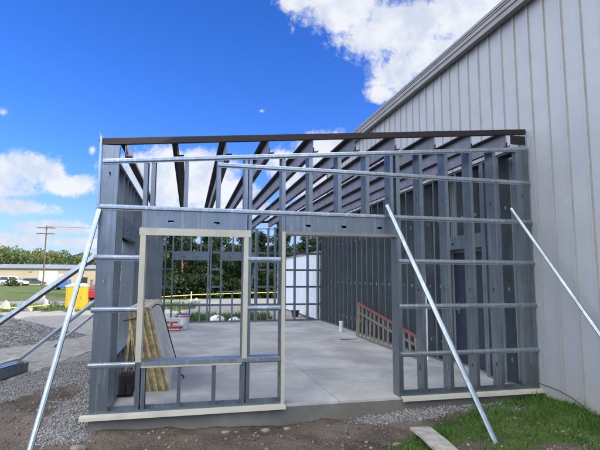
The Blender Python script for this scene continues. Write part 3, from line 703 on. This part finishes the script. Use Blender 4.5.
# plank in the grass, bottom right
import math as _m
pk = MB(); a0 = Vector((3.74, -.80, 0)); dv = Vector((-.10, -1, 0)).normalized(); sd_ = Vector((dv.y*-1, dv.x, 0))
vs = []; NN = 14
for i in range(NN+1):
    p = a0+dv*(1.15*i/NN); w0 = .145+.004*math.sin(i*1.3); zz = -.135+.006*math.sin(i*.45)
    for q, hz in ((-1, 0), (-1, .028), (1, .028), (1, 0)): vs.append((p.x+sd_.x*q*w0/1.25, p.y+sd_.y*q*w0/1.25, zz-.02+hz))
fs = []
for i in range(NN):
    for j in range(4): fs.append((i*4+j, i*4+(j+1) % 4, (i+1)*4+(j+1) % 4, (i+1)*4+j))
fs += [(3, 2, 1, 0), tuple(NN*4+k for k in range(4))]
pk.add(vs, fs); tag(pk.build('plank', 'plank'), 'weathered grey plank lying on the grass in the foreground', 'plank')
# bigger rocks along the trench
for i, (x_, y_, r_, lb) in enumerate([(.02, -.55, .07, 'flat pale rock below the left end of the cream base trim'), (1.55, -.25, .05, 'small dark rock in the trench below the window bay'), (2.02, -.22, .06, 'tan rock in the trench near the door edge'), (2.28, -.24, .045, 'small tan rock under the slab at the door edge'), (3.35, -1.02, .05, 'round grey stone in the weeds left of the plank')]):
    mb = MB(); v = IV*(1+.3*(rng.random((12, 1))-.5))*np.array([r_*1.3, r_, r_*.55]); mb.add(v+np.array([x_, y_, float(gz(x_, y_))+r_*.2]), [tuple(f) for f in IF])
    o = mb.build('rock', 'rock', bevel=.008); tag(o, lb, 'rock')

# ------------------------------------------------------------------ insulation boards leaning on the left wall
NB = 11; tx = .30/NB; bx_ = .345/NB
for i in range(NB):
    y0 = 1.05+.02*math.sin(i*2.1); y1 = y0+2.44; mb = MB(); zt_ = 1.155+.008*math.sin(i*1.7)
    t = .0262; xb = .525+.0315*i; xt = .262+.027*i
    P = [(xb, y0, .004), (xb+t, y0, .004), (xt+t, y0, zt_), (xt, y0, zt_), (xb, y1, .004), (xb+t, y1, .004), (xt+t, y1, zt_), (xt, y1, zt_)]
    mb.add(P, [(0, 1, 2, 3)], 0); mb.add(P, [(7, 6, 5, 4)], 0); mb.add(P, [(1, 5, 6, 2), (4, 0, 3, 7)], 1); mb.add(P, [(3, 2, 6, 7)], 2); mb.add(P, [(4, 5, 1, 0)], 0)
    o = mb.build('insulation_board', ['board_edge' if i % 3 else 'board_edge2', 'facer', 'boardtop'])
    tag(o, 'outermost board of the leaning stack, its grey face turned to the room' if i == NB-1 else ('innermost board of the leaning stack, nearest the left stud wall' if i == 0 else 'yellow edged board in the leaning stack, %s counted from the grey outer face' % ['', 'second', 'third', 'fourth', 'fifth', 'sixth', 'seventh', 'eighth', 'ninth', 'tenth'][NB-1-i]), 'board', 'insulation boards leaning on the left stud wall')
# extra boards standing more upright, behind
for i in range(2):
    xb = .34+.05*i; xt = .225+.004*i; y0 = 1.5; mb = MB()
    P = [(xb, y0, .004), (xb+.022, y0, .004), (xt+.012, y0, 1.05), (xt, y0, 1.05), (xb, y0+2, .004), (xb+.022, y0+2, .004), (xt+.012, y0+2, 1.05), (xt, y0+2, 1.05)]
    mb.add(P, [(0, 1, 2, 3), (7, 6, 5, 4), (1, 5, 6, 2), (4, 0, 3, 7), (3, 2, 6, 7), (4, 5, 1, 0)])
    tag(mb.build('insulation_board', ['board_edge']), ['yellow offcut board standing in the gap behind the leaning stack', 'yellow offcut board touching the back of the leaning stack'][i], 'board', 'yellow offcut boards behind the stack')
# black cord draped over the stack
def spath(P, m=6, it=3):
    pp = []
    for i in range(len(P)-1):
        for k in range(m): pp.append(Vector(P[i]).lerp(Vector(P[i+1]), k/m))
    pp.append(Vector(P[-1]))
    for _ in range(it): pp = [pp[0]]+[(pp[i-1]+pp[i+1]+pp[i]*2)/4 for i in range(1, len(pp)-1)]+[pp[-1]]
    return pp
tag(MB().tube(spath([(.21, .98, .98), (.34, 1.02, 1.0), (.50, 1.02, 1.06), (.60, 1.5, 1.18), (.66, 2.0, 1.13), (.72, 2.1, .9), (.82, 2.15, .55), (.91, 2.2, .25), (.99, 2.05, .02), (1.05, 1.9, .012), (1.04, 1.78, .012)]), .009, 6).build('extension_cord', 'rubber', smooth=True), 'black extension cord draped over the leaning board stack', 'cord')
# black tool bag on the slab behind the corner column
tb = thing('tool_bag', (.30, .90, 0), 'black tool bag on the slab between corner column and board stack', 'bag')
mb = MB(); mb.box(.20, .40, .80, 1.02, .004, .30); mb.build('body', 'black', tb, bevel=.03)
MB().box(.215, .30, .765, .80, .03, .17).build('pocket', 'black', tb, bevel=.012); MB().box(.31, .39, .765, .80, .03, .17).build('pocket', 'black', tb, bevel=.012)
MB().tube(spath([(.24, .9, .29), (.25, .9, .36), (.30, .9, .39), (.35, .9, .36), (.37, .9, .29)]), .012, 8).build('handle', 'rubber', tb, smooth=True)
mb = MB()
for k in range(5): mb.tube(spath([(.225+.035*k, .85, .28), (.225+.035*k, .84, .34+.02*(k % 2))], 2, 0), .008, 6)
mb.build('tools', 'steel', tb)
tag(MB().obox((.22, 1.12, .0), (.03, 0, 0), (0, .02, 0), (.06, .0, 1.0)).build('board_strip', 'board_edge'), 'narrow yellowish strip leaning behind the black tool bag', 'strip')

# ------------------------------------------------------------------ ladder leaning on its side along the right wall
ld = thing('ladder', (5.6, 4.3, 0), 'red railed ladder lying on its side against the right stud wall', 'ladder')
def lerp(a, b, t): return Vector(a).lerp(Vector(b), t)
B0, B1 = (5.52, 6.10, .012), (5.47, 2.45, .012); T0, T1 = (5.72, 6.55, .84), (5.70, 2.95, .325); M0, M1 = (5.66, 6.35, .60), (5.62, 2.75, .17)
for nm, a, b, wz, mt in (('bottom_rail', B0, B1, .035, 'ladder_rung'), ('middle_rail', M0, M1, .05, 'ladder_rung'), ('top_rail', T0, T1, .062, 'ladder_red')):
    a, b = Vector(a), Vector(b); MB().obox(a, b-a, (.028, 0, 0), (0, 0, wz)).build(nm, mt, ld)
for k in range(13):
    t = (k+.4)/13; a = lerp(B0, B1, t); b = lerp(T0, T1, t)
    MB().obox(a+Vector((.001, -.02, .03)), (.03, 0, 0), (0, .042, 0), b-a-Vector((.0, 0, .032))).build('rung', 'ladder_rung' if k % 3 else 'wood', ld)
MB().obox(Vector(B0)+Vector((0, .0, 0)), (.03, 0, 0), (0, .04, 0), Vector(T0)-Vector(B0)).build('end_rung', 'wood', ld)
# pvc stub
tag(MB().tube([(5.50, 7.35, -.01), (5.50, 7.35, .26)], .055, 16).tube([(5.50, 7.35, .24), (5.50, 7.35, .30)], .064, 16).build('pipe_stub', 'pvc'), 'white plastic pipe stub rising out of the slab by the right wall', 'pipe')
tag(MB().tube(spath([(5.60, 2.40, .012), (5.61, 2.42, .35), (5.68, 2.53, .9), (5.79, 2.79, 1.75)], 4, 2), .016, 8).build('conduit', 'pvc', smooth=True), 'pale conduit leaning on the right stud wall near the ladder end', 'conduit')
# long rag on the floor
tag(MB().obox((4.9, 5.55, .001), (.5, .1, 0), (-.01, .05, 0), (0, 0, .012)).build('wood_scrap', 'wood'), 'thin brown wood scrap on the slab beside the ladder foot', 'wood scrap')

# things at the back left of the slab
def bucket(x_, y_, r_, h_, label, mat='white', lid='bluep', grp='buckets at the far end of the slab'):
    t_ = thing('bucket', (x_, y_, 0), label, 'bucket', grp); b = MB(); b.tube([(x_, y_, .002), (x_, y_, h_)], [r_*.88, r_], 20); b.build('body', mat, t_, smooth=False)
    MB().tube([(x_, y_, h_-.05), (x_, y_, h_-.035)], [r_*1.06, r_*1.06], 20).build('rim', mat, t_); MB().tube([(x_, y_, h_+.001), (x_, y_, h_+.02)], [r_*1.05, r_*1.05], 20).build('lid', lid, t_)
    MB().tube(spath([(x_-r_, y_-.02, h_-.06), (x_-r_*.6, y_-r_-.03, h_-.18), (x_+r_*.6, y_-r_-.03, h_-.18), (x_+r_, y_-.02, h_-.06)]), .004, 6).build('handle', 'steel', t_)
bucket(.95, 9.6, .15, .38, 'white bucket with a blue lid farthest back left on the slab')
bucket(.98, 8.95, .15, .36, 'white bucket with a red lid in front of the blue lidded one', lid='redp')
def crate(x0, x1, y0, y1, h_, label, m1='white', m2='redp'):
    t_ = thing('carton', ((x0+x1)/2, (y0+y1)/2, 0), label, 'carton', 'cartons at the far end of the slab'); MB().box(x0, x1, y0, y1, .002, h_).build('body', m1, t_, bevel=.01)
    MB().box(x0+.02, x1-.02, y0-.004, y0-.001, h_*.35, h_*.75).build('printed_panel', m2, t_); MB().box(x0-.01, x1+.01, y0-.01, y1+.01, h_+.001, h_+.02).build('lid', m1, t_)
crate(.56, .82, 8.9, 9.2, .30, 'white carton with a red panel beside the buckets')
crate(.45, .86, 8.35, 8.6, .10, 'flat red tray shaped carton on the slab before the buckets', 'redp', 'white')
crate(.66, .96, 8.55, 8.8, .16, 'low white carton with blue print before the buckets', 'white', 'bluep')
# white sacks outside the back wall
def sack(x_, y_, r_, label):
    mb = MB(); n1, n2 = 7, 14; vs = []
    for i in range(n1+1):
        for j in range(n2):
            ph = i/n1*math.pi/2; t_ = 2*math.pi*j/n2; k = 1+.14*math.sin(3*t_+x_)+.08*math.sin(5*t_+i)
            vs.append((x_+r_*1.3*math.cos(ph)*math.cos(t_)*k, y_+r_*.8*math.cos(ph)*math.sin(t_)*k, -.24+r_*.95*math.sin(ph)*(1+.1*math.sin(2*t_))))
    fs = [(i*n2+j, i*n2+(j+1) % n2, (i+1)*n2+(j+1) % n2, (i+1)*n2+j) for i in range(n1) for j in range(n2)]
    mb.add(vs, fs); tag(mb.build('sack', 'white', smooth=True), label, 'sack', 'white sacks behind the back wall')
sack(2.25, 13.6, .27, 'peaked white sack behind the back wall, left one'); sack(2.95, 13.4, .2, 'flatter white sack behind the back wall, right one')

# ------------------------------------------------------------------ yard behind: container, black bin, hose
ct = thing('storage_container', (7.5, 17, -.2), 'long white storage container parked behind the far right corner of the slab', 'container')
mb = MB(); pts = []; yk = 12.4
while yk < 21.4: pts += [(yk, 6.32), (yk+.12, 6.32), (yk+.15, 6.345), (yk+.27, 6.345)]; yk += .30
n = len(pts); vs = [(x_, y_, -.16) for y_, x_ in pts]+[(x_, y_, 2.60) for y_, x_ in pts]; mb.add(vs, [(i, n+i, n+i+1, i+1) for i in range(n-1)])
mb.box(6.35, 8.8, 12.4, 21.7, -.16, 2.60); mb.build('body', 'container_paint', ct)
MB().box(6.28, 8.85, 12.35, 12.45, -.19, 2.66).box(6.28, 8.85, 21.68, 21.8, -.19, 2.66).box(6.28, 6.38, 12.46, 21.67, 2.601, 2.66).build('frame', 'fascia', ct)
bn = thing('black_bin', (5.83, 14.9, -.22), 'small black tapered bin standing by the white container', 'bin'); MB().tube([(5.83, 14.9, -.22), (5.83, 14.9, .08)], [.13, .20], 12).build('body', 'rubber', bn); MB().tube([(5.83, 14.9, .06), (5.83, 14.9, .085)], [.215, .215], 12).build('rim', 'rubber', bn)
tag(MB().tube(spath([(5.9, 14.8, -.02), (6.05, 14.3, -.1), (6.15, 13.6, -.18), (6.2, 12.7, -.19)]), .035, 8).build('hose', 'rubber', smooth=True), 'black hose trailing from the bin along the container', 'hose')

# ------------------------------------------------------------------ middle distance at the left
yb_ = thing('yellow_box', (-4.72, 21.6, -.22), 'yellow box with a pale lid standing at the near edge of the road', 'box')
MB().box(-5.27, -4.33, 21.2, 22.2, -.22, 1.02).build('body', 'yellow', yb_, bevel=.04)
MB().box(-5.16, -4.44, 21.188, 21.198, -.1, .92).build('door_panel', 'yellow', yb_); MB().box(-4.52, -4.48, 21.17, 21.187, .35, .5).build('latch', 'steel', yb_)
MB().box(-5.30, -4.30, 21.17, 22.23, 1.021, 1.08).add([(-5.28, 21.19, 1.081), (-4.32, 21.19, 1.081), (-4.32, 22.21, 1.081), (-5.28, 22.21, 1.081), (-5.0, 21.45, 1.19), (-4.47, 21.45, 1.19), (-4.47, 21.95, 1.19), (-5.0, 21.95, 1.19)], [(0, 1, 5, 4), (1, 2, 6, 5), (2, 3, 7, 6), (3, 0, 4, 7), (4, 5, 6, 7)]).build('lid', 'lid', yb_)
def boulder(x_, y_, r_, label, h=1.):
    mb = MB(); 
    import bmesh
    bm = bmesh.new(); bmesh.ops.create_icosphere(bm, subdivisions=2, radius=1)
    for v in bm.verts:
        k = 1+.22*math.sin(v.co.x*3+x_)*math.cos(v.co.y*4+y_)+.12*math.sin(v.co.z*7+x_*3); v.co = Vector((v.co.x*r_*k, v.co.y*r_*k, max(v.co.z, -.35)*r_*h*k))
    mb.add([v.co[:] for v in bm.verts], [tuple(q.index for q in f.verts) for f in bm.faces]); bm.free()
    o = mb.build('boulder', 'stone'); o.location = (x_, y_, -.22+.3*r_*h); tag(o, label, 'boulder', 'boulders along the road edge')
boulder(-8.1, 21.3, .27, 'leftmost boulder by the road, tall and grey', 1.3); boulder(-6.95, 21.0, .24, 'rounded boulder by the road, second from the left'); boulder(-6.45, 21.9, .30, 'tall pale boulder near the road, third from the left', 1.9); boulder(-6.1, 22.6, .24, 'low boulder closest to the yellow box', 1.4)
boulder(1.6, 24.7, .28, 'rounded boulder beyond the back wall by the far verge', 1.2)
def stake(x_, y_, h_, label): tag(MB().box(x_-.03, x_+.03, y_-.02, y_+.02, -.26, -.22+h_).build('stake', 'white'), label, 'stake', 'white marker stakes')
stake(1.28, 24.6, .85, 'white stake standing next to the boulder beyond the back wall'); stake(-4.2, 18.3, .42, 'short white stake on the lot right of the gravel pile')
tp = MB(); P = spath([(-12, 20.4, .02), (-7.2, 19.9, -.02), (-5.6, 22.6, .05), (-4.1, 22.4, .12), (1.28, 24.62, .42), (7.5, 26.5, .5)], 6, 2)
for i in range(len(P)-1):
    a, b = P[i], P[i+1]; tp.add([a, b, b+Vector((0, .004, .045)), a+Vector((0, .004, .045))], [(0, 1, 2, 3)])
    tp.add([a+Vector((0, .003, 0)), b+Vector((0, .003, 0)), b+Vector((0, .007, .045)), a+Vector((0, .007, .045))], [(3, 2, 1, 0)])
tag(tp.build('barrier_tape', 'yellow_tape'), 'yellow barrier tape strung low along the edge of the lot', 'tape')

def car(name, label, cat, loc, rz, mat, Ln=4.5, H=1.5, Wd=1.8, pickup=False, grp=None):
    t_ = thing(name, loc, label, cat, grp, rz); hb = H*.56; b = MB()
    side = [(-Ln/2, .32), (-Ln/2, hb*.93), (-Ln/2+.12, hb), (Ln*.22, hb), (Ln/2-.12, hb*.86), (Ln/2, hb*.68), (Ln/2, .32)]
    def arch(cx_): return [(cx_+.36*math.cos(a_), .30+.36*math.sin(a_)) for a_ in [math.pi*k/8 for k in range(9)]]
    low = [(Ln/2, .30)]+arch(Ln*.31)+arch(-Ln*.31)+[(-Ln/2, .30)]
    prof = [(-Ln/2, hb*.93), (-Ln/2+.12, hb), (Ln*.22, hb), (Ln/2-.12, hb*.86), (Ln/2, hb*.68)]+low
    b.sweep(prof[::-1], (0, -Wd/2, 0), (0, Wd/2, 0), EX, EZ); b.build('body', mat, t_, local=True, bevel=.05)
    if pickup: cab = [(-.15, hb), (-.05, H), (1.0, H*.98), (Ln*.24+.35, hb)]
    else: cab = [(-Ln/2+.1, hb), (-Ln/2+.35, H*.97), (-Ln*.1, H), (Ln*.08, H*.98), (Ln*.26, hb)]
    c_ = MB(); n = len(cab); vs = [(a_, -Wd/2+.05+(.14 if z_ > hb else 0), z_+.001) for a_, z_ in cab]+[(a_, Wd/2-.05-(.14 if z_ > hb else 0), z_+.001) for a_, z_ in cab]
    fs = [(i, (i+1) % n, n+(i+1) % n, n+i) for i in range(n)]+[tuple(range(n))[::-1], tuple(range(n, 2*n))]; c_.add(vs, [f[::-1] for f in fs]); c_.build('cabin', mat, t_, local=True, bevel=.04)
    for sg in (-1, 1):
        w_ = MB(); ins = [(cab[0][0]+.16, hb+.05), (cab[1][0]+.14, H-.12), (cab[-2][0]-.02, H-.13), (cab[-1][0]-.16, hb+.05)]
        def yy(z_): return sg*(Wd/2-.05-.14*(z_-hb)/(H-hb)+.012)
        mid = (ins[0][0]+ins[3][0])/2-.1
        for a_, b_ in ((0, .47), (.53, 1)):
            q = [(ins[0][0]*(1-k)+ins[3][0]*k, ins[0][1]) for k in (a_, b_)]+[(ins[1][0]*(1-k)+ins[2][0]*k, ins[1][1]) for k in (b_, a_)]
            vs = [(x_, yy(z_), z_) for x_, z_ in q]; w_.add(vs, [(0, 1, 2, 3) if sg < 0 else (3, 2, 1, 0)])
        w_.build('side_window', 'glass', t_, local=True)
        a_, c2_ = cab[-1], cab[-2]
    w_ = MB(); p1, p0 = cab[-2], cab[-1]; w_.add([(p0[0]-.0, -Wd/2+.2, p0[1]+.05), (p0[0]-.0, Wd/2-.2, p0[1]+.05), (p1[0]+.05, Wd/2-.26, p1[1]-.06), (p1[0]+.05, -Wd/2+.26, p1[1]-.06)], [(0, 1, 2, 3)]); w_.build('windscreen', 'glass', t_, local=True)
    for sx_ in (-1, 1):
        for sy in (-1, 1):
            wm = MB(); wm.tube([(sx_*Ln*.31, sy*(Wd/2-.2), .33), (sx_*Ln*.31, sy*(Wd/2+.0), .33)], .33, 18); wh = wm.build('wheel', 'tyre', t_, local=True)
            rm = MB(); rm.tube([(sx_*Ln*.31, sy*(Wd/2-.02), .33), (sx_*Ln*.31, sy*(Wd/2+.008), .33)], .2, 14); o = rm.build('rim', 'rim', wh, local=True)
    for sy in (-1, 1):
        MB().obox((-Ln/2-.01, sy*(Wd/2-.22)-.1, hb*.7), (.03, 0, 0), (0, .2, 0), (0, 0, .2)).build('tail_light', 'tail', t_, local=True)
        MB().obox((Ln/2-.03, sy*(Wd/2-.26)-.14, hb*.58), (.035, 0, 0), (0, .28, 0), (0, 0, .14)).build('headlight', 'white', t_, local=True)
    return t_
car('parked_car', 'white suv parked before the long tan building', 'car', (-29.6, 88, -.22), R(4), 'suvp', 4.7, 1.7, 1.85)
car('parked_car', 'small dark car half hidden behind the white suv', 'car', (-26.7, 89.8, -.22), R(8), 'darkcar', 4.2, 1.35, 1.8)
car('pickup_truck', 'blue pickup parked on the verge before the tan building', 'pickup', (-14.0, 60.0, -.22), R(180), 'bluecar', 4.6, 1.35, 1.8, True)
car('parked_car', 'red car standing behind the yellow box, partly hidden by the corner column', 'car', (-4.4, 29.0, -.2), R(165), 'redcar', 4.3, 1.5, 1.8)

# tan building
tanb = thing('warehouse', (-22, 100, -.22), 'long low tan metal warehouse with grey roof across the field', 'building')
MB().box(-37.2, -4, 98, 112, -.4, 3.0).build('wall', 'tan', tanb)
MB().sweep([(97.6, 3.0), (97.6, 3.22), (105, 4.0), (112.4, 3.22), (112.4, 3.0)], (-37.5, 0, 0), (-3.7, 0, 0), EY, EZ).build('roof', 'greyroof', tanb)
def bdoor(x0, x1, z0, z1, mt, nm): MB().box(x0, x1, 97.93, 97.995, z0, z1).build(nm, mt, tanb)
bdoor(-28.4, -24.9, -.2, 2.5, 'white', 'overhead_door'); bdoor(-24.7, -23.9, -.2, 1.9, 'white', 'door'); bdoor(-20.3, -19.2, .1, 1.3, 'black', 'window'); bdoor(-16.6, -14.7, .75, 2.5, 'black', 'window'); bdoor(-36.9, -35.6, -.2, 2.2, 'white', 'overhead_door')
MB().box(-30, -29.6, 97.85, 97.99, 2.3, 2.5).build('wall_lamp', 'greyroof', tanb)
sh = thing('timber_shed', (-7.6, 45, -.22), 'tan timber crate stack in front of the warehouse', 'crate stack')
mb = MB(); 
for k in range(5): mb.box(-8.6, -6.2, 45, 46.2, -.22+.3*k, -.22+.3*k+.24)
mb.build('crate_slats', MT['tan'], sh); mb = MB()
for k in range(3): mb.box(-8.5+1.05*k, -8.4+1.05*k, 44.95, 44.995, -.22, 1.2)
mb.build('posts', 'wood', sh)

# utility pole and cable
up_ = thing('utility_pole', (-19.2, 68, -.22), 'tall wooden utility pole with two crossarms rising over the field', 'utility pole')
px, py, ph_ = -19.25, 68, 8.75
MB().tube([(px, py, -.4), (px, py, ph_)], [.13, .085], 12).build('pole', 'bark', up_)
for z_, w_ in ((ph_-.25, 1.2), (ph_-1.1, 1.2)):
    ca_ = MB().box(px-w_, px+w_, py-.22, py-.12, z_-.06, z_+.06).build('crossarm', 'bark', up_)
    for k in (-.95, -.5, .5, .95): MB().tube([(px+k*w_, py-.17, z_+.062), (px+k*w_, py-.17, z_+.2)], [.06, .04], 8).build('insulator', 'stone', ca_)
tag(MB().tube([Vector((px, py-.17, ph_-.05)).lerp(Vector((45, 52, 10.3)), k/20)-Vector((0, 0, 4*1.1*(k/20)*(1-k/20))) for k in range(0, 21)], .022, 5).build('overhead_cable', 'rubber'), 'thin overhead cable strung from the utility pole across the sky', 'cable')

# ------------------------------------------------------------------ trees
def crown_mesh(name, H, Rd, nclump, nleaf, leaf, shape, mat, base=.18, seed=1):
    r = np.random.default_rng(seed); C_ = []
    for i in range(nclump):
        t_ = r.random(); z_ = H*(base+(1-base)*t_)
        rr = Rd*(math.sqrt(max(0.02, 1-(2*t_-.9)**2)) if shape == 'round' else (1.05-t_)**.8)*math.sqrt(r.random())
        a_ = r.random()*6.28; C_.append((rr*math.cos(a_), rr*math.sin(a_), z_, Rd*(.22+.25*r.random())*(1.1-.5*t_)))
    C_ = np.array(C_); k = r.integers(0, nclump, nleaf); d = r.normal(size=(nleaf, 3)); d /= np.linalg.norm(d, axis=1)[:, None]
    rad = C_[k, 3]*(.35+.75*r.random(nleaf)**.6); P = C_[k, :3]+d*rad[:, None]*np.array([1, 1, .75])
    nr = d+r.normal(size=(nleaf, 3))*.7; nr /= np.linalg.norm(nr, axis=1)[:, None]; a = np.cross(nr, r.normal(size=(nleaf, 3))); a /= np.linalg.norm(a, axis=1)[:, None]; b = np.cross(nr, a)
    s = leaf*(.6+.8*r.random(nleaf))[:, None]; V = np.stack([P-a*s, P-b*s*.6, P+a*s, P+b*s*.6], 1).reshape(-1, 3); V[:, 2] = np.maximum(V[:, 2], .05)
    o = np.arange(nleaf)*4; me = bpy.data.meshes.new(name); me.vertices.add(len(V)); me.vertices.foreach_set('co', V.ravel()); me.loops.add(len(V)); me.loops.foreach_set('vertex_index', np.arange(len(V)))
    me.polygons.add(nleaf); me.polygons.foreach_set('loop_start', o); me.polygons.foreach_set('loop_total', np.full(nleaf, 4)); me.update(); me.materials.append(MT[mat]); return me, C_
def make_tree(name, H, Rd, nclump, nleaf, leaf, shape, mat, seed, base=.18):
    root = thing(name, (0, 0, -.3), '', 'tree', 'dark trees behind the building frame'); cm, C_ = crown_mesh('crown', H, Rd, nclump, nleaf, leaf, shape, mat, base, seed)
    o = bpy.data.objects.new('crown', cm); COL.objects.link(o); o.parent = root
    mb = MB(); mb.tube([(0, 0, 0), (.05, .02, H*.35), (-.03, .06, H*.7), (0, 0, H*.95)], [H*.022, H*.017, H*.009, .015], 8)
    for c in C_[::3]: mb.tube([(0, 0, c[2]*.75), (c[0]*.5, c[1]*.5, c[2]*.87), (c[0], c[1], c[2])], [H*.006, H*.004, .008], 5)
    o = mb.build('trunk', 'bark', root, local=True); return root
protos = [make_tree('broadleaf_tree', 7.2, 2.7, 34, 9000, .13, 'round', 'leaf', 11, .06), make_tree('broadleaf_tree', 7.8, 2.9, 40, 9500, .13, 'round', 'leaf_dark', 12, .04), make_tree('conifer_tree', 8.4, 2.2, 46, 9500, .12, 'cone', 'leaf_dark', 13, .03)]
spots = []
xx_ = -1.6; k = 0
while xx_ < 24:
    spots.append((xx_, 35.5+1.8*math.sin(k*2.3), k % 3, .72+.12*math.sin(k*1.7))); xx_ += 2.1+.5*math.sin(k*3.1); k += 1
nfront = len(spots); xx_ = -2.4
while xx_ < 30:
    spots.append((xx_, 42+2*math.sin(k*1.3), (k+1) % 3, .80+.16*math.sin(k*2.1))); xx_ += 3.2; k += 1
used = [False]*3; kinds = ['mid green round broadleaf tree', 'dark round broadleaf tree', 'dark pointed conifer']
nn = [0, 0]
ordw = ['first', 'second', 'third', 'fourth', 'fifth', 'sixth', 'seventh', 'eighth', 'ninth', 'tenth', 'eleventh', 'twelfth', 'thirteenth', 'fourteenth', 'fifteenth', 'sixteenth', 'seventeenth', 'eighteenth', 'nineteenth', 'twentieth']
for i, (x_, y_, kd, s_) in enumerate(spots):
    o = protos[kd] if not used[kd] else copy_tree(protos[kd]); used[kd] = True
    o.location = (x_, y_, -.3); o.scale = (s_, s_, s_); o.rotation_euler[2] = i*1.9
    row = 0 if i < nfront else 1; nn[row] += 1
    o['label'] = '%s, %s from the left in the %s row behind the frame' % (kinds[kd], ordw[min(nn[row]-1, 19)], ('front', 'rear')[row])
    o['group'] = 'dark trees behind the building frame'
# undergrowth below the trees
def mass(name, boxes, leaf, mat, label, cat, seed):
    r = np.random.default_rng(seed); Ps = []
    for (x_, y_, z_, rx, rz_, n_) in boxes:
        d = r.normal(size=(n_, 3)); d /= np.linalg.norm(d, axis=1)[:, None]; k_ = (.55+.5*r.random(n_)**.7)[:, None]
        Ps.append(np.array([x_, y_, z_])+d*k_*np.array([rx, rx*.8, rz_]))
    P = np.concatenate(Ps); n_ = len(P); nr = r.normal(size=(n_, 3)); nr /= np.linalg.norm(nr, axis=1)[:, None]; a = np.cross(nr, r.normal(size=(n_, 3))); a /= np.linalg.norm(a, axis=1)[:, None]; b = np.cross(nr, a)
    s = leaf*(.6+.8*r.random(n_))[:, None]; V = np.stack([P-a*s, P-b*s*.7, P+a*s, P+b*s*.7], 1).reshape(-1, 3); V[:, 2] = np.maximum(V[:, 2], -.25)
    me = bpy.data.meshes.new(name); me.vertices.add(len(V)); me.vertices.foreach_set('co', V.ravel()); me.loops.add(len(V)); me.loops.foreach_set('vertex_index', np.arange(len(V)))
    me.polygons.add(n_); me.polygons.foreach_set('loop_start', np.arange(n_)*4); me.polygons.foreach_set('loop_total', np.full(n_, 4)); me.update(); me.materials.append(MT[mat])
    o = bpy.data.objects.new(name, me); COL.objects.link(o); return tag(o, label, cat, kind='stuff')
bx_ = []
for i in range(60): bx_.append((random.uniform(-2.8, 26), random.uniform(33.5, 36), random.uniform(.2, .9), random.uniform(.8, 1.5), random.uniform(.7, 1.3), 420))
mass('undergrowth', bx_, .12, 'leaf_dark', 'dark tangled undergrowth along the foot of the trees', 'undergrowth', 3)
# far woods
bx_ = []
for i in range(420):
    y_ = random.uniform(150, 215); x_ = random.uniform(-130, 110); top = 9.5+2.0*math.sin(x_*.05)+random.uniform(-1.2, 1.6)+(y_-150)*.035
    bx_.append((x_, y_, top-4.0, random.uniform(2.6, 4.6), random.uniform(3.4, 5.2), 420)); bx_.append((x_+1, y_-2, top-8.5, 4.2, 4.5, 160))
mass('far_woods', bx_, .42, 'leaf_far', 'far wooded ridge of mixed green and yellowish trees behind the warehouse', 'woods', 5)
# shrubs by the car
sb = mass('shrub', [(-28.2, 82.5, .4, .8, .7, 500), (-27.4, 82.2, .2, .6, .5, 300)], .12, 'leaf', '', 'shrub', 9); del sb['kind']; tag(sb, 'dark round shrub on the verge left of the white suv', 'shrub')
